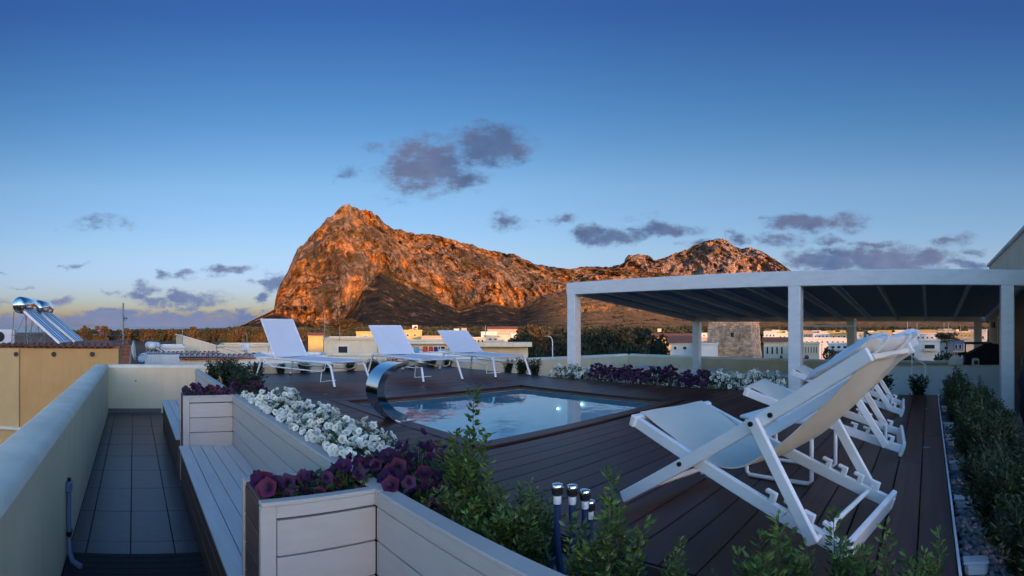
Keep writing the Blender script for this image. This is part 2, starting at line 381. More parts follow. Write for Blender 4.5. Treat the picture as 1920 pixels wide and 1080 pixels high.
M['roof_sheet_shade'] = mat('roof_sheet_shade', (.24, .30, .42), .5, var=.08, nscale=2, stretch=(1, 6, 1))  # pale roof sheeting coloured dark blue-grey, its shade is in the colour
M['panel_blue'] = mat('panel_blue', (.10, .22, .38), .12, spec=.8)
M['stone'] = mat('stone', (.50, .36, .24), .95, var=.3, nscale=1.3, bump=.6, bscale=5, island=.28, bdist=.08)
M['trunk'] = mat('trunk', (.07, .05, .035), .9)
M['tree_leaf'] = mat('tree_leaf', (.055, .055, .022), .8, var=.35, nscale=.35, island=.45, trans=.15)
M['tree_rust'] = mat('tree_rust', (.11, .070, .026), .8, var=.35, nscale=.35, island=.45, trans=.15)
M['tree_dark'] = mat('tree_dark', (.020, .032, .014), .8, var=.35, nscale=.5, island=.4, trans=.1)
def petal(name, rim, mid, throat):
    m = bpy.data.materials.new(name); m.use_nodes = True; t = m.node_tree; n = t.nodes; L = t.links; p = n['Principled BSDF']
    p.inputs['Roughness'].default_value = .6
    at = n.new('ShaderNodeAttribute'); at.attribute_name = 'val'
    r = n.new('ShaderNodeValToRGB'); L.new(at.outputs['Fac'], r.inputs[0])
    r.color_ramp.elements[0].position = .18; r.color_ramp.elements[0].color = (*throat, 1)
    r.color_ramp.elements[1].position = 1; r.color_ramp.elements[1].color = (*rim, 1)
    e = r.color_ramp.elements.new(.48); e.color = (*mid, 1)
    oi = n.new('ShaderNodeObjectInfo'); mr_ = n.new('ShaderNodeMapRange'); L.new(oi.outputs['Random'], mr_.inputs['Value']); mr_.inputs['To Min'].default_value = .72; mr_.inputs['To Max'].default_value = 1.2
    hs_ = n.new('ShaderNodeHueSaturation'); L.new(r.outputs[0], hs_.inputs['Color']); L.new(mr_.outputs[0], hs_.inputs['Value'])
    L.new(hs_.outputs[0], p.inputs['Base Color'])
    tr = n.new('ShaderNodeBsdfTranslucent'); L.new(hs_.outputs[0], tr.inputs['Color']); mxs = n.new('ShaderNodeMixShader'); mxs.inputs[0].default_value = .3
    L.new(p.outputs[0], mxs.inputs[1]); L.new(tr.outputs[0], mxs.inputs[2]); L.new(mxs.outputs[0], n['Material Output'].inputs[0])
    return m
M['petal_white'] = petal('petal_white', (.90, .90, .84), (.78, .79, .68), (.46, .50, .24))
M['petal_purple'] = petal('petal_purple', (.15, .005, .055), (.06, .002, .032), (.02, .001, .03))
M['petal_violet'] = petal('petal_violet', (.065, .004, .065), (.045, .003, .045), (.012, .001, .02))
def water_mat():
    m = bpy.data.materials.new('pool_water'); m.use_nodes = True; t = m.node_tree; n = t.nodes; L = t.links; n.remove(n['Principled BSDF'])
    tr = n.new('ShaderNodeBsdfTransparent'); tr.inputs['Color'].default_value = (.64, .97, 1.0, 1)
    gl = n.new('ShaderNodeBsdfGlossy'); gl.inputs['Roughness'].default_value = .015; gl.inputs['Color'].default_value = (1, 1, 1, 1)
    fr = n.new('ShaderNodeFresnel'); fr.inputs['IOR'].default_value = 1.33
    tcn = n.new('ShaderNodeTexCoord'); nz = n.new('ShaderNodeTexNoise'); nz.inputs['Scale'].default_value = 2.4; nz.inputs['Detail'].default_value = 3; nz.inputs['Distortion'].default_value = .6
    nz2 = n.new('ShaderNodeTexNoise'); nz2.inputs['Scale'].default_value = 11; nz2.inputs['Detail'].default_value = 2
    L.new(tcn.outputs['Object'], nz.inputs['Vector']); L.new(tcn.outputs['Object'], nz2.inputs['Vector'])
    ad = n.new('ShaderNodeMath'); ad.operation = 'MULTIPLY_ADD'; L.new(nz2.outputs['Fac'], ad.inputs[0]); ad.inputs[1].default_value = .22; L.new(nz.outputs['Fac'], ad.inputs[2])
    bp = n.new('ShaderNodeBump'); bp.inputs['Strength'].default_value = .30; bp.inputs['Distance'].default_value = .009; L.new(ad.outputs[0], bp.inputs['Height'])
    L.new(bp.outputs[0], gl.inputs['Normal']); L.new(bp.outputs[0], fr.inputs['Normal'])
    sc = n.new('ShaderNodeMath'); sc.operation = 'MULTIPLY'; sc.use_clamp = True; L.new(fr.outputs[0], sc.inputs[0]); sc.inputs[1].default_value = 1.05
    ms = n.new('ShaderNodeMixShader'); L.new(sc.outputs[0], ms.inputs[0]); L.new(tr.outputs[0], ms.inputs[1]); L.new(gl.outputs[0], ms.inputs[2])
    L.new(ms.outputs[0], n['Material Output'].inputs[0])
    return m
M['water'] = water_mat()
def glow(name, col, s):
    m = bpy.data.materials.new(name); m.use_nodes = True; p = m.node_tree.nodes['Principled BSDF']
    p.inputs['Emission Color'].default_value = (*col, 1); p.inputs['Emission Strength'].default_value = s; return m
M['lamp_lit'] = glow('lamp_lit', (.75, .95, 1), 5.0)

# ================================================================== far setting
def hash3(ix, iy, iz, seed=0):
    h = (ix * 374761393 + iy * 668265263 + iz * 2147483647 + seed * 974711) & 0xffffffff
    h = ((h ^ (h >> 13)) * 1274126177) & 0xffffffff
    return ((h ^ (h >> 16)) & 0xffff) / 65535.0
def vn(p, seed=0):
    i = np.floor(p).astype(np.int64); f = p - i; f = f * f * (3 - 2 * f); r = 0
    for a in (0, 1):
        for b in (0, 1):
            for c in (0, 1):
                w = (f[..., 0] if a else 1 - f[..., 0]) * (f[..., 1] if b else 1 - f[..., 1]) * (f[..., 2] if c else 1 - f[..., 2])
                r = r + w * hash3(i[..., 0] + a, i[..., 1] + b, i[..., 2] + c, seed)
    return r
def fbm(p, o=5, seed=0, ridged=False):
    r = 0; amp = .5; tot = 0
    for k in range(o):
        n = vn(p * 2 ** k, seed + k)
        if ridged: n = 1 - np.abs(2 * n - 1)
        r = r + n * amp; tot += amp; amp *= .5
    return r / tot

GZ = -7.0
def rock_mat(name, tan, orange, veg, grass):
    m = bpy.data.materials.new(name); m.use_nodes = True; t = m.node_tree; n = t.nodes; L = t.links; p = n['Principled BSDF']
    p.inputs['Roughness'].default_value = .95; p.inputs['Specular IOR Level'].default_value = .1
    tcn = n.new('ShaderNodeTexCoord')
    def nz(s, d=6, r=.6, st=(1, 1, 1)):
        mp = n.new('ShaderNodeMapping'); L.new(tcn.outputs['Object'], mp.inputs[0]); mp.inputs['Scale'].default_value = st
        q = n.new('ShaderNodeTexNoise'); q.inputs['Scale'].default_value = s; q.inputs['Detail'].default_value = d; q.inputs['Roughness'].default_value = r
        L.new(mp.outputs[0], q.inputs['Vector']); return q.outputs['Fac']
    def ramp(f, stops):
        r = n.new('ShaderNodeValToRGB'); L.new(f, r.inputs[0]); e = r.color_ramp.elements
        e[0].position, e[0].color = stops[0][0], (*stops[0][1], 1); e[1].position, e[1].color = stops[-1][0], (*stops[-1][1], 1)
        for q, c in stops[1:-1]:
            k = e.new(q); k.color = (*c, 1)
        return r.outputs[0]
    def mix(f, a, b):
        q = n.new('ShaderNodeMix'); q.data_type = 'RGBA'; L.new(f, q.inputs['Factor']); L.new(a, q.inputs['A']); L.new(b, q.inputs['B']); return q.outputs['Result']
    dk = (.055, .042, .035)
    rock0 = ramp(nz(.010, 5, .6, (1, 1, .6)), [(.36, tan), (.50, [x * .72 for x in tan]), (.60, orange), (.72, tan)])
    crack = ramp(nz(.028, 10, .76, (1, 1, .9)), [(.42, (.08, .08, .10)), (.458, (.5, .47, .47)), (.495, (1, 1, 1)), (.7, (1.1, 1.08, 1.05))])
    crk2 = ramp(nz(.045, 6, .7, (1, 1, .22)), [(.42, (.35, .33, .36)), (.47, (.8, .78, .78)), (.50, (1, 1, 1)), (.7, (1, 1, 1))])
    mm0 = n.new('ShaderNodeMix'); mm0.data_type = 'RGBA'; mm0.blend_type = 'MULTIPLY'; mm0.inputs['Factor'].default_value = 1.0; L.new(crack, mm0.inputs['A']); L.new(crk2, mm0.inputs['B']); crack = mm0.outputs['Result']
    big_ = n.new('ShaderNodeMapRange'); L.new(nz(.0045, 4, .5), big_.inputs['Value']); big_.inputs['From Min'].default_value = .42; big_.inputs['From Max'].default_value = .56; big_.inputs['To Min'].default_value = .45; big_.inputs['To Max'].default_value = 1.0
    mm = n.new('ShaderNodeMix'); mm.data_type = 'RGBA'; mm.blend_type = 'MULTIPLY'; L.new(big_.outputs[0], mm.inputs['Factor']); L.new(rock0, mm.inputs['A']); L.new(crack, mm.inputs['B'])
    rock = mm.outputs['Result']
    def vor(scale, w0, w1, dark, st):
        mp = n.new('ShaderNodeMapping'); L.new(tcn.outputs['Object'], mp.inputs[0]); mp.inputs['Scale'].default_value = st
        wz = n.new('ShaderNodeTexNoise'); wz.inputs['Scale'].default_value = scale * 2.5; wz.inputs['Detail'].default_value = 5; L.new(mp.outputs[0], wz.inputs['Vector'])
        av = n.new('ShaderNodeVectorMath'); av.operation = 'MULTIPLY_ADD'; L.new(wz.outputs['Color'], av.inputs[0]); av.inputs[1].default_value = (.9 / scale, .9 / scale, .9 / scale); L.new(mp.outputs[0], av.inputs[2])
        v = n.new('ShaderNodeTexVoronoi'); v.feature = 'DISTANCE_TO_EDGE'; v.inputs['Scale'].default_value = scale; L.new(av.outputs[0], v.inputs['Vector'])
        q = n.new('ShaderNodeMapRange'); L.new(v.outputs['Distance'], q.inputs['Value']); q.inputs['From Min'].default_value = w0; q.inputs['From Max'].default_value = w1; q.inputs['To Min'].default_value = dark; q.inputs['To Max'].default_value = 1
        return q.outputs[0]
    for args in ((.016, .0, .08, .35, (1, 1, .45)), (.045, .0, .09, .50, (1, 1, 1.3))):
        vv = n.new('ShaderNodeVectorMath'); vv.operation = 'SCALE'; L.new(rock, vv.inputs[0]); L.new(vor(*args), vv.inputs['Scale']); rock = vv.outputs[0]
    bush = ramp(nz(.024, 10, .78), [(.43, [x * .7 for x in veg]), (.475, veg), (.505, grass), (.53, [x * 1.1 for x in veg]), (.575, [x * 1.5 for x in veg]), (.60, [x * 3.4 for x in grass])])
    at = n.new('ShaderNodeAttribute'); at.attribute_name = 'val'
    edge = n.new('ShaderNodeMath'); edge.operation = 'MULTIPLY_ADD'; L.new(nz(.03, 6, .7), edge.inputs[0]); edge.inputs[1].default_value = .9; 
    sub = n.new('ShaderNodeMath'); sub.operation = 'SUBTRACT'; L.new(at.outputs['Fac'], sub.inputs[0]); sub.inputs[1].default_value = .45
    L.new(sub.outputs[0], edge.inputs[2])
    st = n.new('ShaderNodeMapRange'); L.new(edge.outputs[0], st.inputs['Value']); st.inputs['From Min'].default_value = .42; st.inputs['From Max'].default_value = .56
    a2 = n.new('ShaderNodeAttribute'); a2.attribute_name = 'dry_lit'
    dry_lit_col = ramp(nz(.022, 10, .76), [(.42, veg), (.455, (.34, .18, .07)), (.50, (.55, .29, .10)), (.545, [x * 2 for x in veg]), (.57, (.58, .31, .12))])  # dry grass tones brightened, low sunlight is put into the colour
    bush = mix(a2.outputs['Fac'], bush, dry_lit_col)
    scrubm = n.new('ShaderNodeMapRange'); L.new(nz(.0075, 9, .68, (1, 1, .8)), scrubm.inputs['Value']); scrubm.inputs['From Min'].default_value = .535; scrubm.inputs['From Max'].default_value = .575; scrubm.inputs['To Max'].default_value = .8
    upper = ramp(nz(.03, 8, .7), [(.42, [x * 1.6 for x in veg]), (.5, (.16, .115, .07)), (.58, (.08, .07, .045))])
    rock = mix(scrubm.outputs[0], rock, upper)
    col = mix(st.outputs[0], bush, rock)
    L.new(col, p.inputs['Base Color'])
    bp = n.new('ShaderNodeBump'); bp.inputs['Strength'].default_value = 1.0; bp.inputs['Distance'].default_value = 26
    L.new(nz(.030, 10, .76, (1, 1, .8)), bp.inputs['Height']); L.new(bp.outputs[0], p.inputs['Normal'])
    return m
def build_mountain(name, ridge, base, D0, Dfun, cols, rows, material, seed, amp, ybot=619, back=900):
    rx = np.array([r[0] for r in ridge], float); ry = np.array([r[1] for r in ridge], float)
    bx = np.array([r[0] for r in base], float); by = np.array([r[1] for r in base], float)
    xs = np.linspace(rx[0], rx[-1], cols); yr = np.interp(xs, rx, ry); yb = np.interp(xs, bx, by)
    jag = (fbm(np.stack([xs * .06, xs * 0, xs * 0 + seed], -1), 5, seed) - .5) * 5.0
    yr = yr + jag * np.clip((612 - yr) / 60, 0, 1)
    ns = rows // 3; V = []; A = []
    phi = PHI0 - (xs - 960) / FP
    for r in range(rows + 12):
        if r < ns:
            t = r / ns; y = ybot + (yb - ybot) * t; D = D0 + (Dfun(xs) - D0) * (t ** .85); cliff = np.full(cols, 0.0) + .0
        elif r < rows:
            t = (r - ns) / (rows - 1 - ns); y = yb + (yr - yb) * t
            D = Dfun(xs) + 60 * t + 330 * t ** 2.2; cliff = np.full(cols, 1.0)
        else:
            t = (r - rows + 1) / 12; y = None
            D = Dfun(xs) + 390 + back * t
        if y is not None:
            z = EYE + (HOR - y) * D / FP
        else:
            zt = EYE + (HOR - yr) * (Dfun(xs) + 390) / FP; z = zt * (1 - t ** 1.3) + (GZ - 5) * t ** 1.3; cliff = np.full(cols, .7)
        P = np.stack([D * np.cos(phi), D * np.sin(phi), z], -1)
        w = cliff if y is not None and r >= ns else (.15 + .35 * np.clip((xs - 1000) / 80, 0, 1)) * min(1, r / ns * 3) + .5 * (r / ns) ** 5
        if y is not None:
            big = fbm(P * np.array([1 / 260., 1 / 260., 1 / 700.]), 4, seed + 3, True) - .55
            mid = fbm(P * np.array([1 / 90., 1 / 90., 1 / 150.]), 4, seed + 9, True) - .5
            sml = fbm(P / 34., 3, seed + 17, True) - .5
            strat = fbm(P * np.array([1 / 400., 1 / 400., 1 / 28.]), 3, seed + 5) - .5
            tt = 1.0
            fis = fbm(P * np.array([1 / 55., 1 / 55., 1 / 260.]), 3, seed + 31, True) - .6
            disp = (big * 240 + mid * 95 + sml * 55 + strat * 45 + fis * 60) * amp * w * tt
            fade = 1.0 if r < rows - 1 else .5
            D2 = D - disp * fade
            P = np.stack([D2 * np.cos(phi), D2 * np.sin(phi), z], -1)
            if r >= ns: mask = .62 + .38 * min(1, t / .16)
            else: mask = .60 * max(0, (r / ns - .78) / .22) ** 1.6
            a = mask + (big * .6 + mid * .35) - (0.25 if r >= rows - 5 else 0)
        else: a = cliff
        V.append(P); A.append(a)
    V = np.array(V); A = np.array(A); R_ = V.shape[0]
    me = bpy.data.meshes.new(name)
    idx = np.arange(R_ * cols).reshape(R_, cols)
    q = np.stack([idx[:-1, :-1], idx[:-1, 1:], idx[1:, 1:], idx[1:, :-1]], -1).reshape(-1, 4)
    me.vertices.add(R_ * cols); me.vertices.foreach_set('co', V.reshape(-1))
    me.loops.add(q.size); me.loops.foreach_set('vertex_index', q.reshape(-1).astype(np.int32))
    me.polygons.add(len(q)); me.polygons.foreach_set('loop_start', np.arange(0, q.size, 4, dtype=np.int32)); me.polygons.foreach_set('loop_total', np.full(len(q), 4, dtype=np.int32))
    at = me.attributes.new('val', 'FLOAT', 'POINT'); at.data.foreach_set('value', A.reshape(-1).astype(np.float32))
    dry_lit = np.clip((xs - 985) / 90, 0, 1)[None, :].repeat(R_, 0); at = me.attributes.new('dry_lit', 'FLOAT', 'POINT'); at.data.foreach_set('value', dry_lit.reshape(-1).astype(np.float32))
    me.materials.append(material); me.update(); me.validate()
    o = bpy.data.objects.new(name, me); C.objects.link(o); o['kind'] = 'structure'
    return o
RIDGE1 = [(440, 614), (462, 607), (480, 598), (500, 589), (514, 582), (516, 566), (520, 548), (527, 532), (538, 515), (544, 500), (550, 484), (558, 468), (570, 458), (584, 448), (595, 436), (608, 426), (620, 416),
          (633, 404), (645, 400), (665, 399), (680, 404), (700, 412), (712, 420), (724, 429), (740, 435), (760, 440), (790, 441), (820, 449), (850, 455), (880, 460), (910, 466), (940, 475), (965, 482), (985, 490),
          (1005, 496), (1020, 499), (1045, 504), (1068, 507), (1085, 503), (1110, 503), (1140, 506), (1180, 508), (1230, 514), (1290, 522), (1350, 533), (1420, 548), (1500, 566), (1600, 585), (1700, 597), (1800, 604), (1960, 609)]
BASE1 = [(440, 617), (514, 586), (530, 590), (560, 606), (590, 612), (632, 612), (648, 592), (668, 566), (680, 538), (700, 520), (712, 505), (732, 514), (760, 530), (773, 535), (798, 545), (829, 566), (861, 578),
         (880, 574), (898, 568), (930, 567), (955, 575), (976, 577), (1000, 566), (1015, 558), (1035, 549), (1060, 540), (1090, 532), (1120, 524), (1160, 520), (1230, 522), (1290, 530), (1420, 556), (1600, 590), (1960, 612)]
M['rock'] = rock_mat('rock', (.56, .38, .25), (.82, .36, .11), (.028, .032, .026), (.11, .065, .032))  # scree scrub tones darkened, with shadow on the slope painted in
M['rock_hazed'] = rock_mat('rock_hazed', (.60, .44, .36), (.66, .40, .27), (.07, .06, .05), (.15, .09, .05))  # rock colours lowered in contrast to stand in for distance haze
def D1(xs): return np.interp(xs, [440, 520, 640, 760, 1000, 1060, 1300, 1960], [1500, 1560, 1620, 1900, 2150, 2300, 2600, 3000])
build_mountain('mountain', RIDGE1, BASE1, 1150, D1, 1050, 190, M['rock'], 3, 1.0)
RIDGE2 = [(1120, 520), (1150, 502), (1170, 498), (1173, 487), (1178, 481), (1200, 480), (1218, 482), (1226, 490), (1236, 487), (1262, 477), (1290, 468), (1310, 461), (1326, 453), (1343, 449), (1360, 453), (1374, 460),
          (1390, 467), (1408, 465), (1425, 469), (1440, 479), (1458, 490), (1473, 502), (1490, 512), (1540, 532), (1620, 560), (1700, 580), (1800, 592), (1960, 600)]
BASE2 = [(1120, 560), (1170, 512), (1230, 512), (1320, 508), (1400, 505), (1470, 512), (1560, 550), (1700, 590), (1960, 606)]
def D2(xs): return np.interp(xs, [1100, 1960], [3700, 4300])
build_mountain('mountain_behind', RIDGE2, BASE2, 3000, D2, 520, 120, M['rock_hazed'], 21, 1.3, ybot=600, back=1500)

gm = mat('ground', (.075, .055, .03), .95, var=.35, nscale=.012, col2=(.05, .06, .028), detail=9)
g = MB()
N = 36
gr = [[(-9000 + 18000 * i / N, -9000 + 18000 * j / N, GZ) for j in range(N + 1)] for i in range(N + 1)]
g.sheet(gr); setp(g.build('ground', gm, fix=False), kind='structure')
sm = mat('sea', (.02, .06, .12), .25, var=.15, nscale=.01, bump=.4, bscale=.1, bdist=1)
s = MB()
pts = [FD(-1400, 0, 620), FD(95, 0, 700), FD(470, 0, 5200), FD(470, 0, 20000), FD(-300, 0, 20000), FD(-1400, 0, 20000)]
s.add([(p.x, p.y, GZ + .35) for p in pts], [tuple(range(len(pts)))]); setp(s.build('sea', sm, fix=False), kind='structure')

# ------------------------------------------------------------------ foliage makers
def leafcloud(mb, centre, rad, n, size, flat=1.0, hollow=.55, r=rnd):
    for _ in range(n):
        while True:
            p = Vector((r.uniform(-1, 1), r.uniform(-1, 1), r.uniform(-1, 1)))
            l = p.length
            if hollow < l <= 1: break
        p = Vector((p.x * rad[0], p.y * rad[1], p.z * rad[2])) + Vector(centre)
        a = Vector((r.gauss(0, 1), r.gauss(0, 1), r.gauss(0, .7))).normalized(); b = a.orthogonal().normalized()
        b = (b * math.cos(r.random() * 6.28) + a.cross(b) * math.sin(r.random() * 6.28)); s_ = size * r.uniform(.5, 1.3)
        c = a.cross(b).normalized()
        mb.add([p - b * s_, p - c * s_ * .6, p + b * s_, p + c * s_ * .6], [(0, 1, 2, 3)])
def crown_mesh(name, m, seed, w=1.0, h=1.0, lobes=16, n=150, size=.078):
    r = random.Random(seed); mb = MB()
    for _ in range(lobes):
        a = r.random() * 6.28; q = r.random() ** .6; zz = r.uniform(-.75, .8)
        k = math.sqrt(max(.1, 1 - zz * zz * .9))
        s_ = r.uniform(.24, .42)
        leafcloud(mb, (math.cos(a) * q * k * .68 * w, math.sin(a) * q * k * .68 * w, zz * .72 * h), (s_ * w, s_ * w, s_ * .8 * h), n, size, hollow=.45, r=r)
    return mb.mesh(name, m, fix=False)
CR = {}
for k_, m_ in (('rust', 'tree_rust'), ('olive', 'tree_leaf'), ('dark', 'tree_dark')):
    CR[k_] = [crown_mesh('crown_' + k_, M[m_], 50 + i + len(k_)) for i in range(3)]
def tmesh():
    mb = MB(); mb.tube([(0, 0, 0), (.03, 0, .5), (0, .02, 1)], [.06, .045, .03], 6)
    for a in range(4): mb.tube([(0, 0, .65), (math.cos(a * 1.6) * .25, math.sin(a * 1.6) * .25, 1.0)], [.03, .012], 5)
    return mb.mesh('trunk', M['trunk'])
TM = tmesh()
def tree(x, ytop, d, wpx, kind, label, group=None, hpx=None, name='tree', zg=GZ, v=0, crown=.62):
    top = FD(x, ytop, d); H = top.z - zg; w = wpx * d / FP / 2
    t = thing(name, label, 'tree', (top.x, top.y, zg), rnd.random() * 6.28, group)
    ch = H * crown / 2
    inst('trunk', TM, t, (0, 0, 0), (0, 0, 0), (w * .6, w * .6, H - ch * 1.1))
    inst('crown', CR[kind][v % 3], t, (0, 0, H - ch * 1.0), (0, 0, rnd.random() * 6), (w * 1.2, w * 1.2, ch * 1.22))
    return t
# the wood along the horizon on the left
ORD = ['first', 'second', 'third', 'fourth', 'fifth', 'sixth', 'seventh', 'eighth', 'ninth', 'tenth', 'eleventh', 'twelfth', 'thirteenth', 'fourteenth', 'fifteenth', 'sixteenth', 'seventeenth', 'eighteenth', 'nineteenth', 'twentieth',
       'twenty-first', 'twenty-second', 'twenty-third', 'twenty-fourth', 'twenty-fifth', 'twenty-sixth', 'twenty-seventh', 'twenty-eighth', 'twenty-ninth', 'thirtieth', 'thirty-first', 'thirty-second', 'thirty-third', 'thirty-fourth']
WOOD = [(118, 620, 250, 18), (132, 618, 250, 18), (147, 617, 245, 18), (156, 610, 240, 14), (171, 613, 235, 22), (184, 610, 230, 18), (197, 611, 230, 20), (212, 616, 240, 20), (226, 616, 240, 20), (240, 615, 240, 20), (254, 616, 250, 20), (268, 615, 250, 20), (283, 616, 250, 22), (298, 616, 250, 20),
        (312, 617, 255, 20), (326, 616, 250, 20), (340, 617, 250, 20), (352, 615, 235, 18), (366, 612, 215, 22), (382, 613, 215, 20), (395, 614, 220, 18), (408, 615, 225, 20), (422, 613, 215, 22), (438, 611, 210, 22), (453, 612, 210, 22), (468, 613, 215, 22), (484, 613, 210, 24), (503, 614, 210, 24), (522, 616, 215, 24), (542, 617, 220, 26), (562, 618, 225, 26)]
for i, (x, y, d, w) in enumerate(WOOD):
    tree(x, y, d, w * 1.25, 'rust' if (i % 3) != 1 else 'olive', f'{ORD[i]} tree from the left in the brown-green wood along the left horizon', 'trees of the wood on the left horizon', v=i, crown=.86)
for i in range(26):   # a second row behind, filling the gaps
    x = 112 + i * 18 + rnd.uniform(-3, 3)
    tree(x, 617 + rnd.uniform(-1.5, 2), 320, 30, 'olive', f'brown-green tree {ORD[i]} from the left in the back row of the left wood', 'back row of the wood on the left horizon', v=i, crown=.9)
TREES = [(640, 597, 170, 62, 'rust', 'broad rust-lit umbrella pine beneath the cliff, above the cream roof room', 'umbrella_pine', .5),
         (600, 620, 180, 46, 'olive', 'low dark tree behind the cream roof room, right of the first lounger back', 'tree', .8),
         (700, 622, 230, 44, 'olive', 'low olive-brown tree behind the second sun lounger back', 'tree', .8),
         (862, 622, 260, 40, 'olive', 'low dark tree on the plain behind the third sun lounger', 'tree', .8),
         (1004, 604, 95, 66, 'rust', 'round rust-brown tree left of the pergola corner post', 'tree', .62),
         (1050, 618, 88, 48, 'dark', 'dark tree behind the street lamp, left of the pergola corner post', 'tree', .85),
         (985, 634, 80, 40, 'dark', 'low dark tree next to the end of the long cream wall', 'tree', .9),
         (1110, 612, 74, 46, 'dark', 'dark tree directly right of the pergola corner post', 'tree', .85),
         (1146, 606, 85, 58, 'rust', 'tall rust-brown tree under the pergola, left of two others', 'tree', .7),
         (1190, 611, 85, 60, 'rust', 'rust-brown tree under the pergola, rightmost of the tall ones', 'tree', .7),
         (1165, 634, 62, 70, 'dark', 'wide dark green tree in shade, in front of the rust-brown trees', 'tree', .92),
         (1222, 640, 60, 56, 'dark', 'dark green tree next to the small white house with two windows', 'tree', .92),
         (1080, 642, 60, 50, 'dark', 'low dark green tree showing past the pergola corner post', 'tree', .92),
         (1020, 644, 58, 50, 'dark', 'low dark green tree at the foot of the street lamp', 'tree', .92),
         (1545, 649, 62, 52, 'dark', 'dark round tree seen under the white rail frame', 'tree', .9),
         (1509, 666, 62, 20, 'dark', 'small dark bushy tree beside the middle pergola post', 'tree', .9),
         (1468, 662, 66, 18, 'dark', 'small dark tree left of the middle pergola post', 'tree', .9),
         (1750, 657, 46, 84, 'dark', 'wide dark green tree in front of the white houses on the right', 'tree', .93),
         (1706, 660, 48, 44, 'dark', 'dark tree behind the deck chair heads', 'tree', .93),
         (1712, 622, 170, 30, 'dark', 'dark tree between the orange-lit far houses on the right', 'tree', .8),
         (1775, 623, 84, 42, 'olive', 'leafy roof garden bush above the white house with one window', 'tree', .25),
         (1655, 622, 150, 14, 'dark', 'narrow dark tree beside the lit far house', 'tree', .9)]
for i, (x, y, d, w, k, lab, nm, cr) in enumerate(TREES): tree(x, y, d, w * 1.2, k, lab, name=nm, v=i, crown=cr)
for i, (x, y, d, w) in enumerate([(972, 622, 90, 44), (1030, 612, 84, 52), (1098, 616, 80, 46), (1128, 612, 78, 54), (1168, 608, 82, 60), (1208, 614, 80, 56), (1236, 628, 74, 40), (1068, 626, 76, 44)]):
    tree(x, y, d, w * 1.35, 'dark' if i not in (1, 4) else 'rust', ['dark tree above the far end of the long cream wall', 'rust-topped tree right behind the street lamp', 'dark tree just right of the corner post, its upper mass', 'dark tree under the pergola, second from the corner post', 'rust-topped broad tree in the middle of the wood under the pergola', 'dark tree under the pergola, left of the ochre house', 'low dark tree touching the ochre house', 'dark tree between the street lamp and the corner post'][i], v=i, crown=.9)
# scrub of the plain and the lower slopes, nobody could count it
sc_ = MB()
for _ in range(2600):
    d = 180 + 1000 * rnd.random() ** .7; x = rnd.uniform(430, 1900); p = FD(x, 0, d); h = rnd.uniform(1.5, 4.5) * (.6 + d / 900)
    for _k in range(5):
        leafcloud(sc_, (p.x + rnd.uniform(-h, h), p.y + rnd.uniform(-h, h), GZ + h * rnd.uniform(.3, .8)), (h * .7, h * .7, h * .5), 6, h * .4)
setp(sc_.build('scrub', M['tree_leaf'], fix=False), 'brown-green scrub scattered over the plain below the mountain', 'scrub', kind='stuff')

# ------------------------------------------------------------------ town
def house(x0, x1, ytop, d, m, label, wins=(), depth=None, zg=GZ, name='house', yaw=0.0, roof=None, parapet=True, group=None, cat='house', bands=()):
    "front faces the terrace; wins = (x0, x1, y0, y1) in photo pixels on the front"
    c = FD((x0 + x1) / 2, ytop, d); w = (x1 - x0) * d / FP; h = c.z - zg; dp = depth or max(5, w * .6)
    ang = math.atan2(c.y, c.x) - PI / 2 + yaw       # local +y points away from the viewer
    t = thing(name, label, cat, (c.x, c.y, zg), ang, group)
    mb = MB(); mb.box((0, dp / 2, h / 2), (w, dp, h)); mb.build('wall', M[m], t)
    k = d / FP; xc = (x0 + x1) / 2
    if parapet:
        e = .18 if d < 120 else .3
        rb = MB()
        rb.box((0, -.05, h + e / 2), (w + .12, .2, e)); rb.box((0, dp + .05, h + e / 2), (w + .12, .2, e))
        rb.box((-w / 2 - .05, dp / 2, h + e / 2), (.2, dp - .12, e)); rb.box((w / 2 + .05, dp / 2, h + e / 2), (.2, dp - .12, e))
        rb.build('roof_parapet', M[m], t)
    if roof == 'tile':
        rb = MB(); rb.prism([(-w / 2 - .3, h + .19), (w / 2 + .3, h + .19), (w / 2 + .3, h + .30), (-w / 2 - .3, h + .30)], 0, 1, lambda a, b, c_: (a, -.4 + c_ * (dp * .6), b + c_ * dp * .14))
        rb.build('roof', M['terracotta_m'], t)
    for (a, b, y0, y1) in wins:
        wx = ((a + b) / 2 - xc) * k; ww = (b - a) * k; z1 = EYE - (y0 - HOR) * k - zg; z0 = EYE - (y1 - HOR) * k - zg
        f = MB()
        fr = min(.12, ww * .12)
        f.box((wx, -.03, z1 - fr / 2), (ww, .10, fr)); f.box((wx, -.03, z0 + fr / 2), (ww, .14, fr)); f.box((wx - ww / 2 + fr / 2, -.03, (z0 + z1) / 2), (fr, .10, z1 - z0 - 2 * fr)); f.box((wx + ww / 2 - fr / 2, -.03, (z0 + z1) / 2), (fr, .10, z1 - z0 - 2 * fr))
        fo = f.build('window', M['house_white'], t)
        g_ = MB(); g_.box((wx, -.012, (z0 + z1) / 2), (ww - 2 * fr, .03, z1 - z0 - 2 * fr)); g_.build('pane', M['glass_dark'], fo)
    for (a, b, y0, y1, mm) in bands:   # balconies, slabs
        wx = ((a + b) / 2 - xc) * k; ww = (b - a) * k; z1 = EYE - (y0 - HOR) * k - zg; z0 = EYE - (y1 - HOR) * k - zg
        f = MB(); f.box((wx, -.55, (z0 + z1) / 2), (ww, 1.1, z1 - z0)); f.build('balcony', M[mm], t)
    return t
def wrow(x0, x1, n, y0, y1, w=None):
    s_ = (x1 - x0) / n; w = w or s_ * .45
    return [(x0 + s_ * (i + .5) - w / 2, x0 + s_ * (i + .5) + w / 2, y0, y1) for i in range(n)]
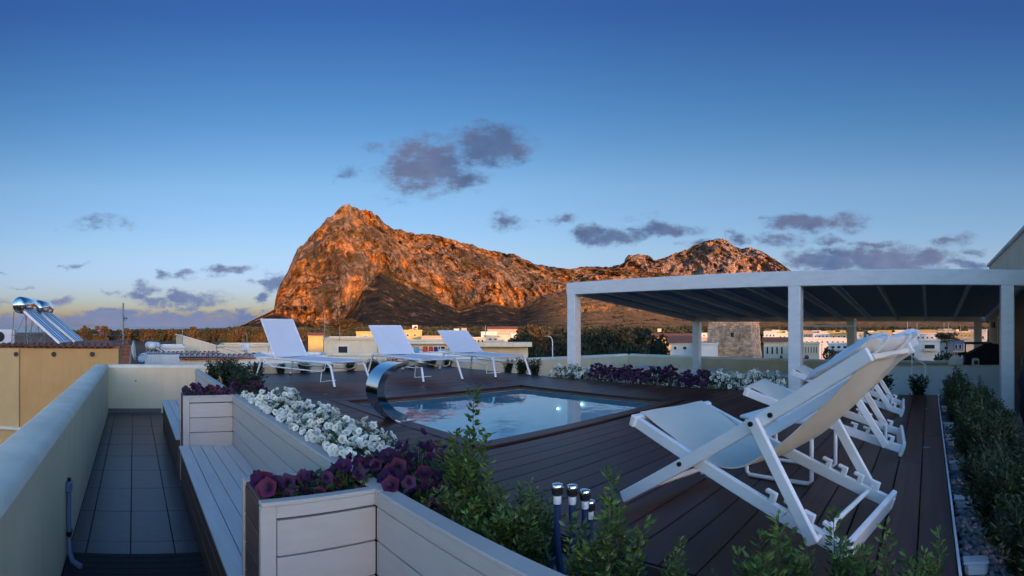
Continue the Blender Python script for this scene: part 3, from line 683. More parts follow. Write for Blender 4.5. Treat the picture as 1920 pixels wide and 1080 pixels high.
# right of the trees, towards the tower
house(1257, 1308, 646, 60, 'house_white', 'small white house with two square windows, left of the far corner post', [(1263, 1269, 649, 656), (1280, 1288, 649, 656)], roof='tile')
house(1309, 1346, 646, 57, 'house_white', 'blank white block between the far corner post and the stone tower', depth=7)
house(1222, 1300, 634, 150, 'house_ochre', 'long ochre sunlit house above the two-window white house', wrow(1255, 1298, 4, 637, 640.5, 4), roof='tile')
house(1218, 1250, 628, 210, 'house_cream', 'cream sunlit house above the dark trees, leftmost of the town', wrow(1222, 1248, 3, 631, 634))
house(1254, 1294, 627, 240, 'house_white', 'white sunlit house above the long ochre one', wrow(1258, 1290, 4, 630, 633))
house(1308, 1345, 635, 160, 'house_pink', 'salmon sunlit house just left of the stone tower', wrow(1312, 1342, 3, 639, 643))
house(1312, 1332, 625, 300, 'house_white', 'tiny white house high behind the salmon one', [(1318, 1322, 628, 631)])
house(1233, 1240, 617, 420, 'house_cream', 'tiny cream house alone on the slope above the dark trees')
# right of the tower
house(1432, 1456, 623, 170, 'house_white', 'tall white lit house touching the right side of the stone tower', wrow(1435, 1454, 3, 627, 631) + wrow(1435, 1454, 3, 634, 638))
house(1456, 1478, 626, 175, 'house_cream', 'cream lit house between the tower house and the middle post', wrow(1459, 1475, 2, 630, 634))
house(1432, 1480, 643, 92, 'house_cream', 'cream row with tall dark openings right of the stone tower', [(1437, 1441, 650, 664), (1446, 1450, 650, 664), (1455, 1459, 650, 664), (1464, 1468, 650, 664)], roof='tile')
house(1500, 1536, 645, 84, 'house_cream', 'cream hall with thin vertical bays behind the middle post', [(1505 + 5 * i, 1507 + 5 * i, 650, 662) for i in range(6)])
house(1500, 1524, 623, 200, 'house_pink', 'pinkish lit house under the white rail, leftmost of its row', wrow(1502, 1522, 3, 627, 631))
house(1524, 1556, 626, 210, 'house_white', 'white lit house under the white rail, middle of its row', wrow(1526, 1554, 4, 629, 632.5))
house(1556, 1592, 625, 190, 'house_ochre', 'ochre lit house under the white rail, left of the blue-grey far post', wrow(1558, 1588, 3, 629, 634))
house(1502, 1590, 636, 130, 'house_white', 'long white house in half shade under the white rail', wrow(1508, 1586, 8, 639.5, 643, 3.5))
house(1553, 1592, 646, 88, 'house_white', 'white flats with dark balconies right of the round dark tree', wrow(1556, 1590, 3, 648, 654, 8) + wrow(1556, 1590, 3, 660, 666, 8), bands=[(1553, 1592, 655.5, 657, 'house_white')])
house(1604, 1630, 637, 80, 'house_white', 'white block with dark openings right of the far post', wrow(1606, 1630, 2, 647, 662, 9))
house(1630, 1664, 634, 66, 'house_cream', 'cream gable wall behind the handrail', depth=7, roof=None)
house(1606, 1644, 624, 200, 'house_cream', 'cream lit house right of the far post under the eave', wrow(1609, 1642, 4, 628, 631))
house(1645, 1672, 621, 180, 'house_ochre', 'glowing ochre house above the nearest deck chair', wrow(1647, 1670, 2, 626, 631))
house(1678, 1700, 621, 140, 'house_white', 'white house over the deck chair heads', wrow(1680, 1698, 2, 626, 631), bands=[])
house(1700, 1712, 619, 160, 'house_pink', 'narrow pink lit house over the deck chair heads', [(1703, 1708, 623, 627)])
# under the right half of the pergola
house(1712, 1756, 620, 190, 'house_ochre', 'ochre lit row house below the mountain on the right', wrow(1714, 1754, 4, 623, 627), roof=None)
house(1713, 1756, 627, 130, 'house_white', 'white house with a row of four small windows on the right', wrow(1718, 1752, 4, 631, 635))
house(1724, 1762, 640, 76, 'house_white', 'white house with one wide dark loggia on the right', [(1732, 1754, 645, 655)], bands=[(1733, 1756, 653.5, 657, 'house_cream')])
house(1758, 1787, 638, 84, 'house_white', 'white house with a single square window and a green roof garden', [(1770, 1778, 649, 656)])
house(1787, 1806, 641, 80, 'house_blue', 'blue-grey balconied flats on the right', wrow(1789, 1804, 2, 645, 655, 5) + wrow(1789, 1804, 2, 661, 671, 5), bands=[(1787, 1806, 657, 660, 'house_pink')])
house(1806, 1830, 636, 88, 'house_cream', 'pale block with a bluish window strip beside the far right post', [(1808, 1812, 643, 672)])
house(1788, 1832, 625, 190, 'house_ochre', 'orange lit block above the blue-grey flats', wrow(1792, 1830, 5, 628, 631), roof=None)
house(1757, 1788, 622, 230, 'house_cream', 'yellow-cream lit house behind the roof garden', wrow(1760, 1786, 3, 625, 627.5))
house(1836, 1850, 622, 120, 'house_white', 'white sliver of a house between the far right post and the terrace building', wrow(1838, 1848, 1, 630, 636) + wrow(1838, 1848, 1, 645, 652))
ci = 0
for (xa, xb, ya, yb, da, db, lab, cnt) in [(1222, 1300, 629, 633, 170, 200, 'from the left in the row above the dark trees', 6), (1432, 1600, 628, 633, 215, 250, 'from the left in the middle row right of the tower', 12), (1434, 1600, 619, 624, 290, 340, 'from the left in the back row right of the tower', 13), (1604, 1712, 619, 628, 210, 280, 'from the left in the row over the deck chair heads', 9), (1712, 1850, 617, 624, 250, 320, 'from the left in the back row at the right', 12)]:
    x = xa
    for j in range(cnt):
        w_ = (xb - xa) / cnt * rnd.uniform(.8, 1.25); d_ = rnd.uniform(da, db); yt = rnd.uniform(ya, yb); k_ = rnd.choice(['house_cream', 'house_ochre', 'house_pink', 'house_white', 'house_cream'])
        nw = rnd.choice([1, 2, 2, 3])
        house(x, x + w_, yt, d_, k_, f'small sunlit house, {ORD[j]} {lab}', wrow(x + 1, x + w_ - 1, nw, yt + 2.5, yt + 4.6, 2.2) if w_ > 5 else (), yaw=rnd.uniform(-.25, .25), roof='tile' if rnd.random() < .3 else None)
        x += (xb - xa) / cnt
# behind the sun loungers
house(885, 990, 645, 36, 'house_cream', 'long blank cream wall building with an overhanging end slab', depth=5, parapet=False, bands=[(886, 996, 641, 649, 'house_cream')])
house(755, 884, 658, 42, 'house_white', 'white building with a shaded veranda behind the laundry', wrow(760, 880, 6, 660, 668, 11), depth=6, parapet=False)
house(758, 884, 643, 46, 'house_cream', 'cream upper storey with dark openings above the laundry', [(760, 768, 648, 658), (820, 836, 648, 657), (845, 856, 648, 657), (866, 878, 648, 657)], depth=6, roof=None, bands=[(758, 884, 640, 644, 'house_cream')])
house(607, 752, 637, 44, 'house_cream', 'cream flat-roofed roof room with one large dark window', [(632, 654, 647, 664)], depth=6)
house(745, 791, 621, 120, 'house_ochre', 'bright ochre sunlit block right of the second lounger back', [(752, 757, 626, 631), (762, 767, 626, 631), (776, 780, 626, 631)])
house(668, 700, 624, 125, 'house_ochre', 'small ochre sunlit house left of the second lounger back', [(680, 690, 628, 633)], roof=None)
house(578, 606, 631, 130, 'house_ochre', 'low orange-lit roof right of the first lounger back', roof='tile')
house(790, 884, 632, 110, 'house_pink', 'long low pinkish lit building behind the laundry', wrow(800, 880, 7, 635, 639, 5))
house(872, 910, 635, 90, 'house_cream', 'cream lit building with four dark arches above the long wall', wrow(880, 908, 4, 637, 641.5, 4))
house(902, 932, 624, 150, 'house_white', 'white lit house with three windows above the long cream wall', wrow(904, 930, 3, 628, 631, 5))
house(908, 956, 631, 120, 'house_cream', 'wide cream lit house under the white three-window house', wrow(914, 934, 2, 634, 638, 6))
house(914, 970, 618, 240, 'house_pink', 'long orange-roofed farmhouse at the mountain foot', wrow(918, 968, 6, 621, 623.5), roof='tile')
house(958, 975, 627, 160, 'house_white', 'little white lit house left of the round rust-brown tree', [(962, 966, 630, 633)])
for (x, y, d, lab) in [(778, 610, 700, 'tiny white speck of a house on the slope above the ochre block'), (856, 617, 420, 'tiny pale house on the plain, left of the long farmhouse'), (870, 616, 430, 'tiny reddish-roofed house on the plain behind the third lounger'), (772, 618, 400, 'tiny low house behind the ochre block'), (835, 621, 330, 'tiny orange-lit house behind the third lounger')]:
    house(x - 5, x + 5, y, d, 'house_white' if 'white' in lab or 'pale' in lab else 'house_pink', lab)
# left foreground roofs
def gable(x0, x1, y0, y1, d, m, lab, depth=5):
    p = FD(x0, y0, d); q = FD(x1, y1, d * 1.02); n_ = (q - p); n_.z = 0; n_.normalize(); back = Vector((-n_.y, n_.x, 0)); 
    if back.dot(p) < 0: back = -back
    t = thing('house', lab, 'house', (p.x, p.y, GZ))
    L_ = (Vector((q.x, q.y, 0)) - Vector((p.x, p.y, 0))).length
    mb = MB(); mb.prism([(0, GZ), (L_, GZ), (L_, q.z), (0, p.z)], 0, depth, lambda a, b, c_: tuple(p * 0 + Vector((p.x, p.y, 0)) + n_ * a + back * c_ + Vector((0, 0, b))))
    mb.build('wall', M[m], t, o=(p.x, p.y, GZ))
    cp = MB(); cp.prism([(-.1, p.z + .01), (L_ + .1, q.z + .01), (L_ + .1, q.z + .1), (-.1, p.z + .1)], -.08, depth, lambda a, b, c_: tuple(Vector((p.x, p.y, 0)) + n_ * a + back * c_ + Vector((0, 0, b))))
    cp.build('coping', M['house_white'], t, o=(p.x, p.y, GZ))
    return t
gable(341, 456, 630, 664, 40, 'house_cream', 'cream wall with a sloping top falling to the right, before the wood')
house(412, 520, 650, 48, 'house_cream', 'long cream building with square openings left of the first lounger', [(458 + 13 * i, 467 + 13 * i, 660, 668) for i in range(5)], depth=6)
house(300, 345, 653, 36, 'house_white', 'low white roof with a small red tiled ridge left of the sloping wall', depth=3, roof=None)
house(270, 345, 665, 24, 'house_white', 'low whitish rooftop wall with a tile coping behind the cream end wall', depth=3, parapet=False)
house(336, 505, 669, 21, 'house_white', 'white roof edge under a row of red tiles, behind the leafy planter', depth=2.2, parapet=False)
house(480, 610, 672, 30, 'house_white', 'low white roof with a red strip behind the first sun lounger', depth=4)
house(600, 760, 674, 30, 'house_cream', 'cream low roof edge behind the first two sun loungers', depth=4)
house(760, 900, 676, 26, 'house_white', 'white low roof edge behind the third sun lounger', depth=4)
# rows of tiles on two of them
def tile_mesh():
    mb = MB(); g_ = []
    for i in range(2):
        y = i * .42; s_ = 1 - .12 * i
        g_.append([(math.cos(PI * k / 7) * .09 * s_, y, math.sin(PI * k / 7) * .075 * s_) for k in range(8)])
    mb.sheet(g_, .014); return mb.mesh('roof_tile', M['terracotta'], smooth=False)
TILE = tile_mesh()
def tilerow(pa, pb, back, n_rows, label, pitch=.22, slope=.28, parent=None):
    pa, pb = Vector(pa), Vector(pb); L_ = (pb - pa).length; dr = (pb - pa).normalized(); rz = math.atan2(dr.y, dr.x); n = int(L_ / pitch)
    t = parent or thing('tiled_roof', label, 'roof', tuple(pa), rz)
    bed = MB(); bed.box((L_ / 2, .42 * n_rows / 2 + .05, -.05 + slope * .42 * n_rows / 2 * .5), (L_, .42 * n_rows, .05), Matrix.Rotation(math.atan(slope), 3, 'X')); bed.build('roof_bed', M['terracotta_m'], t)
    for r in range(n_rows):
        for i in range(n):
            inst('roof_tile', TILE, t, ((i + .5) * pitch, r * .36, r * .36 * slope + .02 + rnd.uniform(-.006, .006)), (math.atan(slope), 0, rnd.uniform(-.04, .04)))
    return t
a_ = FD(270, 664, 24.2); b_ = FD(420, 665, 24.6); tilerow(a_, b_, 1, 1, 'long grey-brown tile coping on the whitish wall behind the cream end wall', .22, .10)
a_ = FD(336, 670, 20.6); b_ = FD(480, 671, 20.9); tilerow(a_, b_, 1, 1, 'row of dark red roof tiles behind the leafy planter', .22, .10)

# ochre neighbour on the left
w0 = 17.0
t = thing('ochre_house', 'ochre neighbouring house with three round vent holes under its tile edge', 'house', (-.55, w0, GZ))
mb = MB(); mb.box((-3.25, w0 + 3.5, (GZ + .80) / 2), (5.5, 7, .80 - GZ)); mb.build('wall', M['ochre'], t, o=(-.55, w0, GZ))
mb = MB(); mb.box((-4.95, w0 - .03, (GZ + .78) / 2), (2.1, .06, .78 - GZ)); mb.build('wall_strip', M['ochre_light'], t, o=(-.55, w0, GZ))
mb = MB(); mb.box((-4.4, w0 - .10, -1.95), (3.6, .2, .10), None, .02); mb.build('ledge', M['cream_cap'], t, o=(-.55, w0, GZ))
for x in (31, 101, 173):
    p = FD(x, 664, w0 / math.cos((x - 252) / FP)); mb = MB(); mb.lathe([(.085, -.03), (.085, .03)], 18, (p.x, w0 - .045 if x < 60 else w0 - .012, p.z), Matrix.Rotation(PI / 2, 3, 'X')); mb.build('vent_hole', M['black'], t, o=(-.55, w0, GZ))
p0, p1 = Vector((-5.9, w0 - .12, .83)), Vector((-.35, w0 - .12, .83))
n = int((p1 - p0).length / .215)
for r in range(2):
    for i in range(n):
        inst('roof_tile', TILE, t, (p0.x + i * .215 + .55, -.12 + r * .36, .83 - GZ + r * .045 + rnd.uniform(-.008, .008)), (math.atan(.12), 0, rnd.uniform(-.05, .05)), (1.12, 1, 1))
mb = MB(); mb.box((-3.2, w0 + 3.5, .83), (5.5, 6.9, .10)); mb.build('roof', M['terracotta_m'], t, o=(-.55, w0, GZ))
mb = MB(); pl = Vector((-.42, w0 + .4, 0)); 
# solar water heaters on it
def solar(x, y, d, sc, lab):
    c = FD(x, y, d); zr = .89
    t = thing('solar_heater', lab, 'solar heater', (c.x, c.y, zr), math.radians(-10), 'solar water heaters on the ochre house')
    H = c.z - zr
    mb = MB(); R = Matrix.Rotation(math.radians(90), 3, 'X') 
    mb.lathe([(.02, -.72), (.16, -.69), (.25, -.62), (.295, -.50), (.30, .50), (.25, .62), (.16, .69), (.02, .72)], 24, (0, 0, H), R); mb.build('tank', M['chrome'], t, smooth=True, sharp=50)
    fr = MB()
    for sx_ in (-.2, .22):
        for yy in (-.6, .6): fr.tube([(sx_ * 1.5, yy, 0), (sx_, yy, H - .22)], .02, 6)
        fr.tube([(sx_ * 1.3, -.6, .35), (sx_ * 1.3, .6, .35)], .015, 6)
    for yy in (-.6, .6): fr.tube([(-.3, yy, .05), (.25, yy, H - .3)], .012, 6); fr.tube([(-.32, yy, .35), (.3, yy, .35)], .015, 6); fr.tube([(.3, yy, .35), (1.0, yy, .1)], .015, 6)
    fr.build('stand', M['metal_grey'], t)
    for yy in (-.32, .32):
        a = Vector((.18, yy, H - .22)); b = Vector((1.50, yy, .08))
        pb_ = MB(); pb_.beam(a, b, .60, .08); pb_.build('panel', M['white_metal'], t)
        g_ = MB(); up = Vector((0, 0, 1)); dd = (b - a).normalized(); nrm = dd.cross(Vector((0, 1, 0))); nrm = nrm if nrm.z > 0 else -nrm
        for k in (-.14, .14): 
            o_ = Vector((0, k, 0)) + nrm * .045; g_.beam(a + o_ + dd * .06, b + o_ - dd * .06, .15, .012, up=nrm)
        g_.build('collector_glass', M['panel_blue'], t)
solar(48, 573, 18.4, 1, 'polished steel solar water tank with sloping panels, the nearer of two')
solar(80, 578, 20.2, 1, 'polished steel solar water tank with sloping panels, the farther of two')
c = FD(6, 632, 18.2); t = thing('air_conditioner', 'pale grey air conditioner box with a round fan on the ochre house roof', 'air conditioner', (c.x, c.y, .90), math.radians(6))
mb = MB(); mb.box((0, .15, .27), (.84, .32, .54), None, .02); mb.build('casing', M['white_plastic'], t)
mb = MB(); mb.lathe([(.19, -.012), (.19, .012)], 24, (-.14, -.022, .28), Matrix.Rotation(PI / 2, 3, 'X')); mb.build('fan_grille', M['glass_dark'], t)
for q_ in (-.3, .3): mb = MB(); mb.box((q_, .15, -.03), (.05, .3, .08)); mb.build('foot', M['metal_grey'], t)

def mast(x, y0, y1, d, lab, yagi=(), dish=None, r=.022, name='tv_antenna', zb=None):
    a = FD(x, y0, d); b = FD(x, y1, d)
    if zb is not None: b.z = zb
    t = thing(name, lab, 'antenna', tuple(b), math.atan2(a.y, a.x) - PI / 2)
    mb = MB(); mb.tube([(0, 0, 0), (0, 0, a.z - b.z)], r, 8); mb.build('mast', M['metal_grey'], t)
    for (dz, L_, rot, n_) in yagi:
        mb = MB(); z = (a.z - b.z) - dz; dx = Vector((math.cos(rot), math.sin(rot) * .6, .0)).normalized(); pr = Vector((-dx.y, dx.x, 0))
        mb.tube([Vector((0, 0, z)) - dx * L_ * .15, Vector((0, 0, z)) + dx * L_], r * .6, 6)
        for i in range(n_):
            q = Vector((0, 0, z)) + dx * (L_ * (i + .5) / n_); l = .28 - .12 * i / n_; mb.tube([q - pr * l + Vector((0, 0, l * .3)), q + pr * l - Vector((0, 0, l * .3))], r * .35, 5)
        mb.build('aerial', M['metal_grey'], t)
    return t
mast(231, 568, 690, 18.0, 'tall thin television mast with a comb aerial right of the ochre house', yagi=[(1.15, -1.1, .15, 9), (1.35, -.5, .9, 5), (.55, .15, 0, 2)], r=.03)
mast(363, 657, 690, 22, 'short T-shaped aerial behind the cream end wall, left of the two', yagi=[(.05, .3, 0, 2)])
mast(391, 660, 695, 21, 'short T-shaped aerial behind the cream end wall, right of the two', yagi=[(.05, .3, 0, 2)])
mast(406, 645, 690, 24, 'slim aerial with side arms left of the leafy planter', yagi=[(.15, .4, .3, 4)])
mast(463, 625, 700, 26, 'thin pole with a small round box above the leafy planter', yagi=[(.9, -.3, 0, 1)])
mast(342, 612, 650, 39.5, 'thin rod at the peak of the sloping cream wall', r=.03)
mast(609, 588, 638, 43, 'tall thin aerial at the left end of the cream roof room', yagi=[(1.1, .7, .1, 3)], r=.035)
mast(637, 612, 638, 43.4, 'short thin rod on top of the cream roof room', r=.03)
mast(910, 610, 632, 118, 'thin rod on the cream lit house above the long wall', r=.08)
mast(1701, 601, 624, 158, 'thin orange-lit mast, leftmost over the right-hand town', r=.1)
mast(1719, 606, 622, 180, 'shorter thin mast over the right-hand town, second from the left', r=.1)
mast(1770, 605, 624, 200, 'thin white mast with a crossbar over the right-hand town', yagi=[(1.6, 2, 0, 3)], r=.12)
mast(1778, 603, 626, 200, 'thin mast beside the crossbar mast over the right-hand town', r=.1)
mast(1801, 608, 626, 180, 'short thin mast nearest the far right post', r=.09)
mast(1541, 645, 682, 60, 'thin pale pole in front of the round dark tree', r=.04)
def dish(x, y, d, rad, lab, rz=.0, tilt=1.2, sx_=1):
    c = FD(x, y, d); t = thing('satellite_dish', lab, 'satellite dish', (c.x, c.y, c.z - rad * 1.4), math.atan2(c.y, c.x) - PI / 2 + rz)
    mb = MB(); R = Matrix.Rotation(tilt, 3, 'X'); mb.lathe([(.01, -.06 * rad / .4), (rad * .5, -.03 * rad / .4), (rad, .05 * rad / .4), (rad, .07 * rad / .4), (rad * .5, -.01 * rad / .4), (.01, -.04 * rad / .4)], 24, (0, 0, rad * 1.4), R); mb.build('reflector', M['dish'], t, smooth=True, sharp=40)
    mb = MB(); mb.tube([(0, .1, 0), (0, .05, rad * 1.3)], .025, 6); mb.tube([(0, 0, rad * .6), (0, -rad * 1.1, rad * 1.0)], .012, 6); mb.build('bracket', M['metal_grey'], t)
dish(249, 657, 15.5, .30, 'large grey satellite dish seen edge-on beside the chimney stack', rz=1.45, tilt=1.5)
dish(460, 650, 25.5, .2, 'small round white dish on the thin pole above the leafy planter', rz=.3)
dish(268, 671, 19, .2, 'small dark dish low behind the cream end wall', rz=-.6, tilt=1.0)
c = FD(238, 642, 17.2); t = thing('chimney', 'brick chimney stack with an orange top beside the edge-on dish', 'chimney', (c.x, c.y, -1.2)); h = c.z + 1.2
mb = MB(); mb.box((0, .2, h / 2 - .05), (.32, .32, h - .1), None, .01); mb.build('stack', M['brick'] if 'brick' in M else M['terracotta_m'], t)
for k in range(4):
    mb = MB(); mb.box((0, .2, h - .14 - k * .13), (.36, .36, .055), None, .01); mb.build('course', M['terracotta'], t)
mb = MB(); mb.lathe([(.09, 0), (.07, .12), (.1, .16)], 12, (0, .2, h - .08)); mb.build('chimney_pot', M['terracotta'], t)
for j, (x, d, lab) in enumerate([(283, 33, 'small white solar tank with panels on a rooftop, left one of two'), (291, 35, 'small white solar tank with panels on a rooftop, right one of two')]):
    c = FD(x, 648, d); t = thing('solar_heater', lab, 'solar heater', (c.x, c.y, c.z - .55), .3, 'small white solar heaters on the low roof')
    mb = MB(); mb.lathe([(.02, -.62), (.2, -.55), (.26, -.45), (.26, .45), (.2, .55), (.02, .62)], 16, (0, 0, .55), Matrix.Rotation(PI / 2, 3, 'X')); mb.build('tank', M['dish'], t, smooth=True, sharp=50)
    mb = MB(); mb.beam((.2, 0, .4), (1.1, 0, -.1), .9, .06); mb.build('panel', M['white_metal'], t)
    for q_ in (-.3, .3): mb = MB(); mb.tube([(-.15, q_, .5), (-.3, q_, -.2)], .025, 6); mb.build('stand_leg', M['metal_grey'], t)
# laundry
c0, c1 = FD(776, 650, 40), FD(826, 649, 40)
t = thing('washing_line', 'washing line strung before the shaded veranda', 'washing line', tuple(c0)); mb = MB(); mb.tube([c0, (c0 + c1) / 2 - Vector((0, 0, .05)), c1], .012, 5); mb.tube([c0, c0 - Vector((0, 0, 2.5))], .03, 6); mb.tube([c1, c1 - Vector((0, 0, 2.5))], .03, 6); mb.build('line', M['white_metal'], t, o=tuple(c0))
for (x, w, h, m_, lab) in [(781, 10, 13, 'sky_cloth', 'pale blue cloth hanging on the washing line'), (797, 9, 10, 'red_cloth', 'red cloth hanging on the washing line, left of two red ones'), (808, 8, 9, 'red_cloth', 'red cloth hanging on the washing line, right of two red ones'), (817, 7, 9, 'blue_cloth', 'dark blue cloth hanging on the washing line')]:
    c = FD(x, 650, 39.9); k = 39.9 / FP; dr = (c1 - c0).normalized(); g_ = []
    for i in range(4): g_.append([tuple(c + dr * ((j / 4 - .5) * w * k) - Vector((0, 0, i / 3 * h * k)) + Vector((c.x, c.y, 0)).normalized() * .05 * math.sin(j * 2.2 + i)) for j in range(5)])
    mb = MB(); mb.sheet(g_, .02); setp(mb.build('laundry', M[m_], o=tuple(c)), lab, 'laundry', 'laundry on the washing line')
# street lamp
c = FD(1036, 640, 45); t = thing('street_lamp', 'curved-neck street lamp before the dark trees left of the pergola', 'street lamp', (c.x, c.y, GZ), PHI0 - PI / 2)
k = 45 / FP; top = EYE - (631 - HOR) * k - GZ
mb = MB(); mb.tube([(0, 0, 0), (0, 0, top - .5), (-.06, 0, top - .2), (-.22, 0, top), (-.42, 0, top + .05)], [.06, .04, .035, .03, .03], 8); mb.build('pole', M['white_metal'], t)
mb = MB(); mb.box((-.55, 0, top + .03), (.34, .16, .08), None, .03); mb.build('lamp_head', M['metal_grey'], t)

# stone tower
td = 62.0
c = FD(1366, 603, td); k = td / FP
t = thing('stone_tower', 'square rough stone watchtower with one small dark window under the pergola roof', 'tower', (c.x, c.y, GZ), math.atan2(c.y, c.x) - PI / 2 + math.radians(-16))
top_z = EYE + 11 * k + .35 - GZ
W1, W0, DP = 5.3, 6.6, 5.3   # width at top, at base
def tw(z): return W0 + (W1 - W0) * z / top_z
core = MB(); core.add([(-W0 / 2 + .2 - .0, .2, 0), (W0 / 2 - .2, .2, 0), (W0 / 2 - .2, DP, 0), (-W0 / 2 + .2, DP, 0), (-W1 / 2 + .2, .55, top_z - .3), (W1 / 2 - .2, .55, top_z - .3), (W1 / 2 - .2, DP - .4, top_z - .3), (-W1 / 2 + .2, DP - .4, top_z - .3)], [(0, 1, 2, 3), (4, 5, 6, 7), (0, 1, 5, 4), (1, 2, 6, 5), (2, 3, 7, 6), (3, 0, 4, 7)])
core.build('tower_core', M['stone'], t)
st = MB(); z = 0.0
win_z = EYE - (628 - HOR) * k - GZ
while z < top_z:
    hh = rnd.uniform(.20, .32); u = z / top_z; f0 = .0 + .35 * u
    for side in range(4):
        Lw = tw(z) if side in (0, 2) else DP - .7 * u
        x = 0.0
        while x < Lw - .08:
            ww = min(rnd.uniform(.22, .6), Lw - x); q = rnd.uniform(-.03, .05)
            if side == 0:
                cx_ = -Lw / 2 + x + ww / 2
                if not (abs(cx_ - .35) < .28 and abs(z + hh / 2 - win_z) < .34): st.box((cx_, f0 + .12 - q, z + hh / 2), (ww * .93, .3, hh * .88), None, .03)
            elif side == 2: st.box((-Lw / 2 + x + ww / 2, DP - f0 - .12 + q, z + hh / 2), (ww * .93, .3, hh * .88))
            else:
                s_ = -1 if side == 1 else 1
                st.box((s_ * (tw(z) / 2 - .12 + q), f0 + x + ww / 2, z + hh / 2), (.3, ww * .93, hh * .88), None, .03)
            x += ww
    z += hh
st.build('stone_course', M['stone'], t, kind='stuff', fix=False)
mb = MB(); mb.box((.35, .62, win_z), (.42, .3, .52)); mb.build('window', M['black'], t)
for i in range(7):
    mb = MB(); mb.box((-W1 / 2 + .4 + i * .76, .55, top_z + .1), (.42, .4, .5), None, .03); mb.build('merlon', M['stone'], t)

# added blocks, unseen behind the viewer, placed to keep the low sun off the terrace
sh = Vector((sun_vec.x, sun_vec.y, 0)).normalized(); sp = Vector((-sh.y, sh.x, 0))
for i in range(-2, 3):
    c = sh * 100 + sp * (i * 34.0); hgt = 18.2 - GZ + GZ - (GZ) - 0.0
    hgt = EYE + 8.9 + rnd.uniform(-.5, .9) - GZ
    t = thing('sun_block', f'{ORD[i + 2]} added sun-blocking cream block, unseen behind the viewer', 'building', (c.x, c.y, GZ), math.atan2(sh.y, sh.x) - PI / 2)
    mb = MB(); mb.box((0, 5, hgt / 2), (33.0, 10, hgt)); mb.build('wall', M['house_cream'], t)
    if i == -2:
        mb = MB(); mb.box((0, 0, 0), (1.2, .08, 1.5)); WIN = mb.mesh('window', M['glass_dark'])
    for fl in range(4):
        for q in range(9): inst('window', WIN, t, (-14 + q * 3.5, -.02, 2.2 + fl * 3.6))

# ================================================================== the roof terrace
DZ = .70      # deck level
DX0, DX1, DY0, DY1 = 1.55, 6.30, -.10, 8.75
# --- floor slab and the tiled walkway
fl = MB(); fl.box((5.4, 3.4, -.16), (12.4, 12.0, .30)); floor = fl.build('terrace_floor', M['grout']); floor['kind'] = 'structure'
TW, TL = .305, .60
mb = MB(); mb.box((0, 0, 0), (TW - .007, TL - .007, .012), None, .002); TILE_W = mb.mesh('tile', M['tile'])
y = 9.03; row = 0
while y > 3.5:
    L_ = min(TL, y - 3.42)
    for i in range(4):
        x0 = -.445 + .12 + (i - 1) * TW; x1 = x0 + TW
        x0c = max(x0, -.445); x1c = min(x1, .50)
        if x1c - x0c < .03: continue
        inst('tile', TILE_W, floor, ((x0c + x1c) / 2, y - L_ / 2, .0005 + rnd.uniform(0, .0012)), (0, 0, 0), ((x1c - x0c - .006) / (TW - .007), (L_ - .006) / (TL - .007), 1))
    y -= TL; row += 1
mb = MB(); mb.box((0, 0, 0), (.594, .594, .012), None, .002); TILE_B = mb.mesh('tile', M['tile'])
for i in range(9):
    for j in range(17):
        x, y = 6.75 + i * .6, -1.0 + j * .6
        if x < 11.4 and y < 8.1 - (.3 if x > 8 else 0) * (x - 8) * .45: inst('tile', TILE_B, floor, (x, y, .0005 + rnd.uniform(0, .001)))
for i in range(8):
    for j in range(2): inst('tile', TILE_B, floor, (1.9 + i * .6, -.95 - j * .6, .0005 + rnd.uniform(0, .001)))
mb = MB(); mb.box((5.4, 3.4, -3.66), (12.2, 11.8, 6.68)); b_ = MB()
t = thing('terrace_house', 'cream house body carrying the roof terrace', 'house', (5.4, 3.4, GZ)); mb.build('wall', M['cream_wall'], t, o=(5.4, 3.4, GZ))
# added black sheet standing in for the dark opening at the near end
mb = MB(); mb.box((.03, 2.55, .012), (.93, 1.72, .018), None, .004)
for i in range(22): mb.box((.03, 1.75 + i * .077, .0225), (.86, .03, .006))
setp(mb.build('opening_sheet', M['opening_black'], o=(.03, 2.55, .003)), 'black sheet standing in for the dark opening at the near end of the walkway', 'mat')

